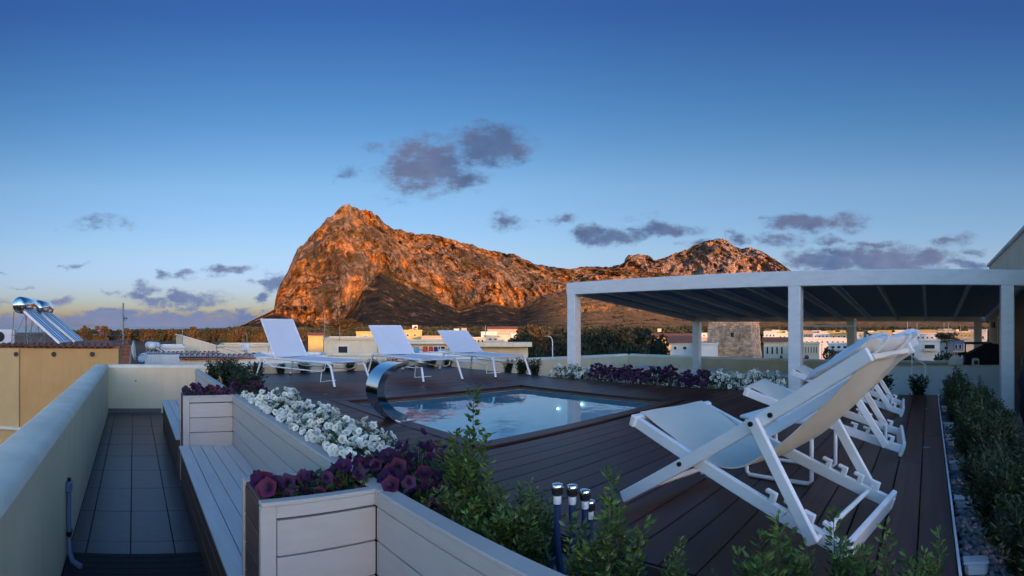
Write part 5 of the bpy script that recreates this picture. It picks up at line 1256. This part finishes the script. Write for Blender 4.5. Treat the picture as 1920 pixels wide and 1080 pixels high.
# white bed behind the bench
ys = [4.50, 4.12, 3.74, 3.36, 3.00, 2.68, 2.42]
for i, y_ in enumerate(ys):
    petunia((1.20 + (.03 if i % 2 else -.02), y_, .70), .27 if i else .2, .25, .28 - (.05 if i == 0 else 0) + (.02 if i in (1, 4) else 0), FW, 105, 380, f'white petunia {"farthest" if i == 0 else ("nearest" if i == 6 else ORD[i] + " from the far end")} in the white bed behind the bench', 'white petunias in the bed behind the bench', spill=.5, lim=(1.02, 1.52, -9, 99))
# purple, far box
for i, (x, y_) in enumerate([(.60, 4.95), (.80, 4.96), (1.03, 4.95), (1.22, 5.0)]):
    petunia((x, y_, .80), .14, .14, .165, FPP if i % 2 else FV, 26, 150, f'purple petunia {["leftmost", "second from the left", "third from the left", "rightmost"][i]} in the farther planter box', 'purple petunias in the farther planter box', lim=(.53, 1.5, 4.82, 5.07))
# purple, near box and the strip beside it
for i, (x, y_, rx, h) in enumerate([(.57, 1.99, .10, .12), (.74, 1.99, .11, .13), (.90, 1.99, .11, .16)]):
    petunia((x, y_, .80), rx, .12, h, [FPP[0], FV[0], FV[1]] if i != 1 else [FV[0], FV[1], FPP[1]], 17, 190, f'purple petunia {["leftmost", "middle", "rightmost"][i]} in the nearer planter box', 'purple petunias in the nearer planter box', lim=(.53, 1.5, 1.88, 2.11))
for i, (x, y_, rx, h) in enumerate([(1.12, 2.10, .17, .28), (1.36, 2.16, .17, .30), (1.14, 1.80, .16, .24), (1.38, 1.90, .15, .28)]):
    petunia((x, y_, .68), rx, .17, h, [FV[0], FPP[0], FV[1]] if i in (0, 2) else [FV[0], FV[1], FV[0], FPP[1]], 32, 300, ['purple petunia between the nearer box and the white bed', 'purple petunia spilling towards the pool deck', 'purple petunia over the inner corner of the nearer box', 'purple petunia beside the tall thin shrub'][i], 'purple petunias at the near end of the bed', spill=.5, lim=(1.02, 1.56, -9, 99))
# far row in front of the pergola
def frow(y0, y1, n, fm, lab, grp, h, stuff, nf):
    for i in range(n):
        y_ = y0 + (y1 - y0) * (i + .5) / n
        petunia((6.42, y_, .62), .19, abs(y1 - y0) / n * .62, h * rnd.uniform(.9, 1.12), fm, nf, 200, lab.format(ORD[i]), grp, stuff=stuff)
frow(5.85, 5.05, 3, FW, 'white petunia in front of the pergola corner post, {} from the left', 'white petunias at the pergola corner post', .29, False, 50)
frow(5.05, 2.95, 8, FV, '{} purple petunia from the left in the dark row before the pergola', 'dark purple petunias before the pergola', .29, True, 70)
frow(2.95, 1.90, 4, FW, 'white petunia left of the deck chairs, {} from the left', 'white petunias left of the deck chairs', .30, False, 62)

# blue hoses with black and white caps
for i, (x, y, dz, lab) in enumerate([(1045, 906, 0, 'leftmost'), (1073, 908, 0, 'second from the left'), (1097, 917, 0, 'third from the left'), (1106, 937, .0, 'rightmost and lowest')]):
    d = 1.80 + .05 * i; top = FD(x, y, d)
    t = thing('hose', f'upright dark blue hose with white collar, {lab} of the four', 'hose', (top.x, top.y, .58), 0, 'bunch of capped blue hoses'); H = top.z - .58
    mb = MB(); mb.tube([(.03 - .015 * i, .0, 0), (.01, .01, H * .5), (0, 0, H - .075)], .0125, 12); mb.build('tube', M['hose'], t, smooth=True, sharp=60)
    mb = MB(); mb.lathe([(.0135, H - .072), (.0145, H - .068), (.0145, H - .046), (.0135, H - .043)], 14); mb.build('collar', M['white_plastic'], t, smooth=True, sharp=40)
    mb = MB(); mb.lathe([(.014, H - .043), (.0195, H - .038), (.0215, H - .016)], 16); mb.build('cap', M['black'], t, smooth=True, sharp=40)
    mb = MB(); mb.lathe([(.0215, H - .016), (.022, H - .010), (.019, H - .003), (.009, H)], 16); mb.build('cap_ring', M['chrome'], t, smooth=True, sharp=40)
c = F(1008, 1062, .62); mb = MB(); mb.lathe([(.055, 0), (.075, .012), (.08, .05), (.074, .055), (.07, .02), (.0, .012)], 20)
t = setp(mb.build('saucer', M['hose'], smooth=True, sharp=40), 'round dark glassy bowl among the pebbles below the hoses', 'bowl'); t.location = (c.x, c.y, .62)
mb = MB(); mb.box((0, 0, 0), (.09, .05, .05), None, .01)
for j, (x, y, lab) in enumerate([(1095, 1071, 'left'), (1165, 1074, 'right')]):
    o_ = setp(mb.build('marker_stone', M['white_plastic']), f'white stone block at the very bottom edge below the hoses, {lab} one', 'stone', 'white stones below the hoses'); p = F(x, y, .60); o_.location = (p.x, p.y, .635)

# --- sun loungers (local: foot end at y=0, head at y=1.9)
def lounger(name, label, ang, loc, rz):
    t = thing(name, label, 'sun lounger', loc, rz, 'white sun loungers behind the pool'); W = .66; zs = .335; hy = 1.38
    f = MB()
    for s_ in (0, 1):
        x = s_ * W; f.tube([(x, .06, zs), (x, hy + .40, zs)], .016, 8)
    f.tube([(0, .07, zs), (W, .07, zs)], .014, 8); f.tube([(0, hy + .36, zs), (W, hy + .36, zs)], .014, 8); f.build('frame', M['white_metal'], t, smooth=True, sharp=60)
    for s_ in (0, 1):
        x = s_ * W; o_ = (-1 if s_ == 0 else 1)
        mb = MB(); mb.tube([(x, .26, zs), (x, .12, zs - .005), (x + o_ * .005, .05, zs - .05), (x + o_ * .03, -.06, .012)], .017, 8); mb.build('leg', M['white_metal'], t, smooth=True, sharp=60)
        mb = MB(); mb.tube([(x, hy + .20, zs), (x, hy + .33, zs - .005), (x + o_ * .005, hy + .40, zs - .05), (x + o_ * .03, hy + .50, .012)], .017, 8); mb.build('leg', M['white_metal'], t, smooth=True, sharp=60)
        for yy in (-.06, hy + .50):
            mb = MB(); mb.lathe([(.02, 0), (.02, .02)], 8, (x + o_ * .03, yy, 0)); mb.build('rubber_foot', M['black'], t)
        mb = MB(); mb.tube([(x - o_ * .03, .20, zs - .02), (x - o_ * .03, .22, zs - .10), (x - o_ * .03, .32, zs - .135), (x - o_ * .03, hy + .1, zs - .135), (x - o_ * .03, hy + .22, zs - .10), (x - o_ * .03, hy + .25, zs - .02)], .010, 8); mb.build('lower_rail', M['white_metal'], t, smooth=True, sharp=60)
    g_ = []
    for i in range(13):
        yy = .03 + (hy - .03) * i / 12; g_.append([(.015 + (W - .03) * j / 8, yy, zs + .016 - .028 * math.sin(PI * j / 8) * (.6 + .4 * math.sin(PI * i / 12))) for j in range(9)])
    mb = MB(); mb.sheet(g_, .006); mb.build('seat_sling', M['sling'], t, smooth=True, sharp=60)
    ca, sa = math.cos(ang), math.sin(ang); L_ = .74; g_ = []
    for i in range(9):
        q = L_ * i / 8; sag = .015 * math.sin(PI * i / 8)
        g_.append([(.015 + (W - .03) * j / 8, hy + .01 + q * ca, zs + .018 + q * sa - sag * math.sin(PI * j / 8)) for j in range(9)])
    mb = MB(); mb.sheet(g_, .008); mb.build('back_sling', M['sling'], t, smooth=True, sharp=60)
    bf = MB(); bp_ = [(.0, hy, zs + .01), (.0, hy + L_ * ca, zs + .01 + L_ * sa), (W, hy + L_ * ca, zs + .01 + L_ * sa), (W, hy, zs + .01)]
    for a, b in zip(bp_, bp_[1:]): bf.tube([a, b], .014, 8)
    bf.build('back_frame', M['white_metal'], t, smooth=True, sharp=60)
    mb = MB(); q = L_ * .5
    for x in (.06, W - .06): mb.tube([(x, hy + q * ca, zs + q * sa), (x, hy + .34, zs - .02)], .009, 6)
    mb.tube([(.06, hy + .34, zs - .02), (W - .06, hy + .34, zs - .02)], .009, 6); mb.build('back_prop', M['white_metal'], t, smooth=True, sharp=60)
    mb = MB(); mb.tube([(.04, .30, zs - .135), (.04, .32, .05), (.20, .34, .05), (.36, .34, .05)], .006, 6); mb.build('tow_bar', M['white_metal'], t)
    return t
def place_l(pfl, pfr, ang, lab, adj=.06):
    a, b = F(*pfl, DZ), F(*pfr, DZ); dx = (b - a); rz = math.atan2(dx.y, dx.x); mid = (a + b) / 2; c_, s_ = math.cos(rz), math.sin(rz)
    return lounger('sun_lounger', lab, ang, (mid.x - c_ * .33 - s_ * adj, mid.y - s_ * .33 + c_ * adj, DZ), rz)
place_l((627, 728), (696, 720), math.radians(57), 'white sling sun lounger with the steepest back, leftmost of the three')
place_l((800, 718), (862, 713.5), math.radians(44), 'white sling sun lounger with a half raised back, the middle one behind the chrome spout')
place_l((935, 709), (989, 705), math.radians(34), 'white sling sun lounger with the lowest back, rightmost of the three')

# --- folding deck chairs
def deckchair(label, loc, rz, group='white folding deck chairs'):
    t = thing('deck_chair', label, 'deck chair', loc, rz, group); W = .63
    def rail(name, x, p0, p1, w=.024, h=.054, mname='white_paint'):
        mb = MB(); mb.beam((x, p0[0], p0[1]), (x, p1[0], p1[1]), w, h, b=.004); return mb.build(name, M[mname], t)
    A0, A1 = (1.06, .035), (-.14, .755); B0, B1 = (-.06, .035), (1.00, .400)
    for x in (.015, W - .015):
        rail('back_rail', x, A0, A1)
    for x in (.045, W - .045):
        rail('seat_rail', x, B0, B1)
        dv = Vector((0, B1[0] - B0[0], B1[1] - B0[1])).normalized(); nv = Vector((0, -dv.z, dv.y)); o_ = Vector((x, B0[0], B0[1]))
        for k in range(4):
            mb = MB(); a = .10 + k * .085; base = o_ + dv * a + nv * .038
            mb.box(base, (.022, .026, .034), Matrix((Vector((1, 0, 0)), dv, nv)).transposed(), .003); mb.box(base + dv * .012 + nv * .020, (.022, .050, .014), Matrix((Vector((1, 0, 0)), dv, nv)).transposed(), .003)
            mb.build('notch', M['white_paint'], t)
    for x in (-.014, W + .014):
        mb = MB(); mb.beam((x, .32, .495), (x, .062, .075), .022, .048, b=.004); mb.build('prop_leg', M['white_paint'], t)
    mb = MB(); mb.tube([(-.02, .062, .085), (W + .02, .062, .085)], .011, 10); mb.build('prop_rod', M['white_paint'], t, smooth=True, sharp=60)
    for nm, y_, z_, w_, h_ in (('rear_bar', -.045, .045, .024, .075), ('seat_front_bar', 1.0, .405, .030, .055)):
        mb = MB(); mb.box((W / 2, y_, z_), (W - .03, w_, h_ + (.02 if nm == 'rear_bar' else 0)), Matrix.Rotation(.34, 3, 'X'), .004); mb.build(nm, M['white_paint'], t)
    mb = MB(); mb.box((W / 2, 1.02, .062), (W - .05, .055, .024), Matrix.Rotation(-.54, 3, 'X'), .004); mb.build('foot_bar', M['white_paint'], t)
    mb = MB(); mb.tube([(.02, -.115, .735), (W - .02, -.115, .735)], .014, 10); mb.build('head_bar', M['white_paint'], t, smooth=True, sharp=60)
    for (y_, z_, xs_) in ((.695, .262, (-.001, W + .001)), (.32, .48, (-.028, W + .028)), (.25, .516, (.000, W))):
        for x in xs_:
            mb = MB(); mb.lathe([(.0, -.005), (.010, -.005), (.010, .005), (.0, .005)], 10, (x, y_, z_), Matrix.Rotation(PI / 2, 3, 'Y')); mb.build('bolt', M['bolt'], t)
    P = [(1.005, .440), (.95, .422), (.83, .365), (.70, .300), (.58, .262), (.48, .265), (.38, .305), (.28, .375), (.18, .455), (.08, .545), (.0, .62), (-.06, .685), (-.115, .752), (-.138, .735)]
    cv = cr(P, 4); g_ = []; x0, x1 = .075, W - .075
    for i, (a, b) in enumerate(cv):
        u = i / (len(cv) - 1); sag = .018 * math.sin(PI * u) + .042 * math.sin(PI * min(1, max(0, (u - .45) / .5)))
        g_.append([(x0 + (x1 - x0) * j / 8 + (.012 * math.sin(PI * u)) * (1 - j / 4), a, b - sag * math.sin(PI * j / 8) + .002 * math.sin(i * .8 + j)) for j in range(9)])
    mb = MB(); mb.sheet(g_, .004); mb.build('canvas', M['canvas'], t, smooth=True, sharp=70)
    # head cushion laid over the top of the back, held by two straps
    dv = Vector((0, A1[0] - A0[0], A1[1] - A0[1])).normalized(); nv = Vector((0, -dv.z, dv.y)); nv = nv if nv.z > 0 else -nv; c_ = Vector((W / 2, A1[0], A1[1])) - dv * .12 + nv * .040
    mb = MB(); g1 = []
    nn = 12
    for i in range(nn + 1):
        row_ = []
        for j in range(nn + 1):
            u, v = i / nn * 2 - 1, j / nn * 2 - 1; e = (1 - abs(u) ** 6) * (1 - abs(v) ** 6)
            p = c_ + Vector((1, 0, 0)) * u * .31 + dv * v * .155 + nv * (.030 * e ** .5 + .004 * math.sin(u * 9 + v * 4)); row_.append(p)
        g1.append(row_)
    mb.sheet(g1)
    g2 = [[p - nv * 2 * (.026 * ((1 - abs(i / nn * 2 - 1) ** 6) * (1 - abs(j / nn * 2 - 1) ** 6)) ** .5 ) for j, p in enumerate(r_)] for i, r_ in enumerate(g1)]
    mb.sheet([r_[::-1] for r_ in g2]); mb.build('head_cushion', M['pillow'], t, smooth=True)
    for u in (-.17, .17):
        mb = MB(); pts = []
        for k in range(17):
            a = 2 * PI * k / 16; pts.append(c_ + Vector((u, 0, 0)) + dv * (math.cos(a) * .165 + .01) + nv * (math.sin(a) * .036))
        mb.tube(pts, .0075, 5, cap=False); mb.build('strap', M['pillow'], t, smooth=True)
    return t
dc = deckchair('white folding deck chair nearest the camera, its beige canvas seen from behind', (1.76, .345, DZ), -math.radians(12.0))
for loc, rz, lab in (((3.28, .22, DZ), math.radians(5.0), 'white folding deck chair in the middle, partly hidden behind the nearest one'), ((4.72, .30, DZ), math.radians(3.0), 'white folding deck chair farthest from the camera, next to the white petunias')):
    c_ = copy_tree(dc); c_.location = loc; c_.rotation_euler = (0, 0, rz); c_['label'] = lab
# low tubular table between the chairs
t = thing('side_table', 'low white tubular side table between the nearest and the middle deck chair', 'side table', (2.62, .62, DZ), math.radians(-10))
for x in (0, .36):
    mb = MB(); mb.tube([(x, 0, .33), (x, 0, .03), (x, .02, .012), (x, .38, .012), (x, .40, .03), (x, .40, .33)], .012, 8); mb.build('sled_leg', M['white_metal'], t, smooth=True, sharp=60)
mb = MB(); mb.box((.18, .2, .34), (.42, .46, .018), None, .005); mb.build('table_top', M['white_metal'], t)

# --- pergola
PG = 6.61; RX = 11.30; pw = .17
pg = thing('pergola', 'big white pergola with a sloping slatted roof coloured as in shade beyond the pool', 'pergola', (PG, 0, 0)); o = (PG, 0, 0)
def zr(x): return 2.09 + (1.66 - 2.09) * (x - PG) / (RX - PG)
for y_ in (5.60, 1.79, -1.02):
    mb = MB(); mb.box((PG + .02, y_, 1.045), (pw, pw, 2.09), None, .006); mb.build('post', M['white_paint'], pg, o=o)
for y_ in (5.58, 1.76, -1.08):
    mb = MB(); mb.box((RX, y_, .828), (pw, pw, 1.656), None, .006); mb.build('post', M['white_paint'], pg, o=o)
mb = MB(); mb.box((PG - .005, 1.40, 2.192), (.12, 8.60, .204), None, .006); mb.build('front_beam', M['white_paint'], pg, o=o)
mb = MB(); mb.box((RX + .02, 1.40, 1.74), (.12, 8.60, .165), None, .006); mb.build('rear_beam', M['white_paint'], pg, o=o)
for y_ in (5.655, -1.28):
    mb = MB(); mb.beam((PG + .07, y_, zr(PG) + .085), (RX - .05, y_, zr(RX) + .085), .08, .15, b=.005); mb.build('side_beam', M['white_paint'], pg, o=o)
yr_ = [5.655 - .62 * i for i in range(12)]
for i, y_ in enumerate(yr_[1:-1]):
    mb = MB(); mb.beam((PG + .07, y_, zr(PG) + .055), (RX - .05, y_, zr(RX) + .055), .045, .085, b=.003); mb.build('rafter', M['white_paint'], pg, o=o)
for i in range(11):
    mb = MB(); yc = (yr_[i] + yr_[i + 1]) / 2; mb.beam((PG + .06, yc, zr(PG) + .125), (RX - .04, yc, zr(RX) + .125), .60, .03, b=.003); mb.build('roof_panel', M['roof_sheet_shade'], pg, o=o)
# louvre slats under the right part
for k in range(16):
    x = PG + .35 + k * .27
    mb = MB(); mb.box((x, -.78, zr(x) + .095), (.20, .92, .012), Matrix.Rotation(.12, 3, 'Y'), .002); mb.build('louvre_slat', M['roof_sheet_shade'], pg, o=o)
# tables and chairs beyond the flowers
def bistro(x, y_, L_, lab, lab2):
    t = thing('glass_table', lab, 'table', (x, y_, 0), 0, 'pale glass tables under the pergola')
    mb = MB(); mb.box((0, 0, .745), (.65, L_, .012), None, .003); mb.build('table_top', M['table_top'], t)
    mb = MB(); mb.box((0, 0, .727), (.60, L_ - .05, .022), None, .003); mb.build('apron', M['white_metal'], t)
    for a in (-1, 1):
        for b in (-1, 1):
            mb = MB(); mb.tube([(a * .27, b * (L_ / 2 - .05), .72), (a * .29, b * (L_ / 2 - .03), 0)], .014, 8); mb.build('leg', M['white_metal'], t)
    if lab2:
        for q, s_ in ((-1, 'right'), (1, 'left')):
            t2 = thing('wire_chair', lab2.format(s_), 'chair', (x - .05, y_ + q * (L_ / 2 + .32), 0), 0, 'white wire chairs at the glass tables')
            mb = MB(); mb.box((0, 0, .45), (.42, .40, .02), None, .006); mb.build('seat', M['white_metal'], t2)
            for a in (-1, 1):
                for b in (-1, 1):
                    mb = MB(); mb.tube([(a * .18, b * .17, .44), (a * .21, b * .20, 0)], .010, 6); mb.build('leg', M['white_metal'], t2)
                mb = MB(); mb.tube([(a * .2, -.15, .45), (a * .23, -.14, .66), (a * .24, 0, .70), (a * .22, .14, .66), (a * .2, .17, .45)], .009, 6); mb.build('armrest', M['white_metal'], t2)
            mb = MB(); yb_ = q * .2
            mb.tube([(-.2, yb_, .45), (-.19, yb_ * 1.15, .76), (-.1, yb_ * 1.2, .82), (0, yb_ * 1.2, .79), (.1, yb_ * 1.2, .82), (.19, yb_ * 1.15, .76), (.2, yb_, .45)], .009, 6)
            for w_ in (-.08, .0, .08): mb.tube([(w_, yb_, .46), (w_, yb_ * 1.2, .79)], .005, 5)
            mb.build('wire_back', M['white_metal'], t2)
bistro(8.55, 5.25, .62, 'pale glass-topped table beside the far corner post, left of the others', 'white wire chair at the left glass table, its {} side')
bistro(8.45, 3.75, .40, 'small pale glass-topped table, the middle one under the pergola', 'white wire chair at the middle glass table, its {} side')
bistro(8.35, 2.30, 1.05, 'long pale glass-topped table behind the white petunias left of the deck chairs', None)
# white rail frame, handrail
a, b = Vector((8.3, 2.27, 0)), Vector((8.3, 1.22, 0))
t = thing('rail_frame', 'white metal rail frame standing between the middle post and the far post', 'rail', tuple(a))
mb = MB(); mb.tube([(0, 0, 0), (0, 0, 1.56)], .020, 8); mb.build('upright', M['white_metal'], t); mb = MB(); mb.tube([(0, b.y - a.y, 0), (0, b.y - a.y, 1.68)], .022, 8); mb.build('upright', M['white_metal'], t)
mb = MB(); mb.tube([(0, 0, 1.555), (0, b.y - a.y, 1.555)], .018, 8); mb.build('crossbar', M['white_metal'], t)
mb = MB(); mb.box((-.3, -.14, .78), (.10, .05, 1.5), None, .004); mb.build('side_panel', M['white_paint'], t)
pA, pB = FD(1622, 621, 9.6), FD(1662, 650, 9.4)
t = thing('handrail', 'white handrail post with two dark sloping bars behind the deck chairs', 'handrail', (pA.x, pA.y, 0))
mb = MB(); mb.tube([(0, 0, 0), (0, 0, pA.z + .02)], .026, 8); mb.build('post', M['white_metal'], t)
for dz, s_ in ((0, 1), (.10, 1.6)):
    mb = MB(); mb.tube([(0, 0, pA.z - dz * .3), ((pB.x - pA.x) * s_, (pB.y - pA.y) * s_, pA.z + (pB.z - pA.z) * s_ * (1 if dz == 0 else .55))], .012, 6); mb.build('bar', M['shutter'], t)
pA, pB = FD(1690, 654, 8.2), FD(1735, 684, 8.0)
t = thing('handrail', 'short white sloping handrail above the blue-white wall', 'handrail', (pA.x, pA.y, 0)); mb = MB(); mb.tube([(0, 0, pA.z), (pB.x - pA.x, pB.y - pA.y, pB.z), (pB.x - pA.x, pB.y - pA.y, .5)], .016, 8); mb.build('bar', M['white_metal'], t)
mb = MB(); mb.tube([((pB.x - pA.x) * .45, (pB.y - pA.y) * .45, .3), ((pB.x - pA.x) * .45, (pB.y - pA.y) * .45, pA.z + (pB.z - pA.z) * .45)], .010, 6); mb.build('post', M['white_metal'], t)
# blue-white wall
t = thing('panel_wall', 'low smooth bluish white wall of three panels at the right end of the deck', 'wall', (8.4, -1.34, 0)); o = (8.4, -1.34, 0)
for (ya, yb) in ((.02, .72), (-.62, .016), (-1.34, -.624)):
    mb = MB(); mb.box((8.45, (ya + yb) / 2, .44), (.10, yb - ya, .88), None, .002); mb.build('panel', M['blue_wall'], t, o=o)
mb = MB(); mb.box((8.45, -.31, .89), (.14, 2.06, .022), None, .004); mb.build('coping', M['cream_cap'], t, o=o)
# terrace building on the right
t = thing('stair_house', 'cream flat-topped building at the right edge behind the pergola', 'building', (9.0, -1.4, 0)); o = (9.0, -1.4, 0)
mb = MB(); mb.box((8.35, -3.9, 1.45), (6.1, 5.1, 2.9)); mb.build('wall', M['cream_wall'], t, o=o)
mb = MB(); mb.box((8.35, -3.88, 2.93), (6.16, 5.16, .06), None, .01); mb.build('coping', M['cream_cap'], t, o=o)
mb = MB(); mb.box((7.35, -1.345, 1.05), (.95, .03, 2.1), None, .004); dr_ = mb.build('door', M['brown_board'], t, o=o)
mb = MB(); mb.tube([(7.02, -1.30, 1.0), (7.02, -1.30, 1.12)], .012, 6); mb.build('handle', M['metal_grey'], dr_, o=o)
mb = MB()
for xx in (6.84, 7.86): mb.box((xx, -1.335, 1.07), (.06, .045, 2.14), None, .003)
mb.box((7.35, -1.335, 2.17), (1.08, .045, .06), None, .003); mb.build('door_frame', M['white_paint'], t, o=o)
mb = MB(); mb.box((10.55, -1.335, 1.58), (.45, .03, .12), None, .004); mb.build('vent', M['shutter'], t, o=o)
mb = MB()
for xx in (9.25, 9.75): mb.box((xx, -1.332, 1.15), (.05, .04, 1.1), None, .003)
mb.box((9.5, -1.332, 1.72), (.55, .04, .05), None, .003); mb.box((9.5, -1.332, .6), (.55, .04, .05), None, .003); wf = mb.build('window', M['white_metal'], t, o=o)
mb = MB(); mb.box((9.5, -1.34, 1.16), (.45, .02, 1.07)); mb.build('pane', M['panel_blue'], wf, o=o)
mb = MB(); mb.tube([(8.62, -1.30, .05), (8.62, -1.30, 1.9)], .03, 10); mb.build('drain_pipe', M['cream_cap'], t, o=o)
mb = MB(); mb.lathe([(.07, 0), (.07, .34), (.10, .36), (.10, .40), (.0, .52)], 14, (6.95, -1.52, 2.96)); mb.build('flue', M['shutter'], t, o=o)
# covered grill and things behind the blue-white wall
t = thing('covered_grill', 'dark covered grill with a sloping hood by the cream building', 'grill', (9.45, -.95, 0))
mb = MB(); mb.prism([(-.32, 0), (.32, 0), (.32, 1.22), (.12, 1.22), (-.30, 1.02)], -.26, .26, lambda a, b, c_: (c_, -a, b)); mb.build('cover', M['navy'], t)
mb = MB(); mb.box((0, .05, 1.24), (.60, .5, .03), None, .01); mb.build('lid', M['black'], t)
mb = MB(); mb.tube([(0, .25, 1.05), (0, .42, 1.03)], .03, 8); mb.build('handle', M['black'], t)
t = thing('gas_bottle', 'white box-shaped gas bottle in front of the covered grill', 'gas bottle', (8.75, -.80, 0)); mb = MB(); mb.box((0, 0, .5), (.13, .12, 1.0), None, .02); mb.build('body', M['white_plastic'], t)
mb = MB(); mb.lathe([(.04, -.01), (.04, .01)], 12, (-.07, 0, .93), Matrix.Rotation(PI / 2, 3, 'Y')); mb.build('valve', M['black'], t)
t = thing('folded_chair', 'pale folded chair with a dark seat left of the gas bottle', 'chair', (8.75, -.45, 0)); mb = MB(); mb.lathe([(.02, -.03), (.12, -.02), (.12, .02), (.02, .03)], 16, (0, 0, .93), Matrix.Rotation(PI / 2, 3, 'Y')); mb.build('backrest', M['white_plastic'], t)
mb = MB(); mb.tube([(0, -.1, 0), (0, -.06, .9)], .012, 6); mb.tube([(0, .1, 0), (0, .06, .9)], .012, 6); mb.build('leg', M['white_metal'], t); mb = MB(); mb.box((0, 0, .80), (.05, .30, .05), None, .01); mb.build('seat', M['black'], t)
# pot, and the navy shape at the frame edge
t = thing('plant_pot', 'large rounded grey-brown plant pot at the foot of the right pergola post', 'plant pot', (5.95, -.88, 0)); mb = MB(); mb.lathe([(.16, 0), (.24, .12), (.28, .32), (.27, .46), (.23, .50), (.20, .48), (.20, .40), (.0, .40)], 24); mb.build('pot', M['skirt'], t, smooth=True, sharp=50)
mb = MB()
for _ in range(90): a = rnd.random() * 6.28; q = rnd.random() * .18; add_leaf(mb, Vector((math.cos(a) * q, math.sin(a) * q, .42 + rnd.random() * .1)), Vector((math.cos(a), math.sin(a), .8)), .07, .03)
mb.build('foliage', M['leaf_dark'], t, fix=False, kind='stuff')
t = thing('covered_parasol', 'closed parasol wrapped in a dark navy cover at the far right edge', 'parasol', (4.62, -1.05, 0)); mb = MB()
prof = [(.05, .05), (.10, .12), (.13, .40), (.17, .62), (.215, .78), (.20, .90), (.225, 1.02), (.21, 1.12), (.14, 1.19), (.03, 1.21)]
g_ = []
for i, (r_, z_) in enumerate(prof): g_.append([(r_ * (1 + .05 * math.sin(k * 2.1 + i * .7)) * math.cos(2 * PI * k / 24), r_ * (1 + .05 * math.sin(k * 2.1 + i * .7)) * math.sin(2 * PI * k / 24), z_) for k in range(25)])
mb.sheet(g_); mb.build('cover', M['navy'], t, smooth=True); mb = MB(); mb.lathe([(.17, 0), (.17, .04), (.03, .05)], 20); mb.build('base', M['black'], t)
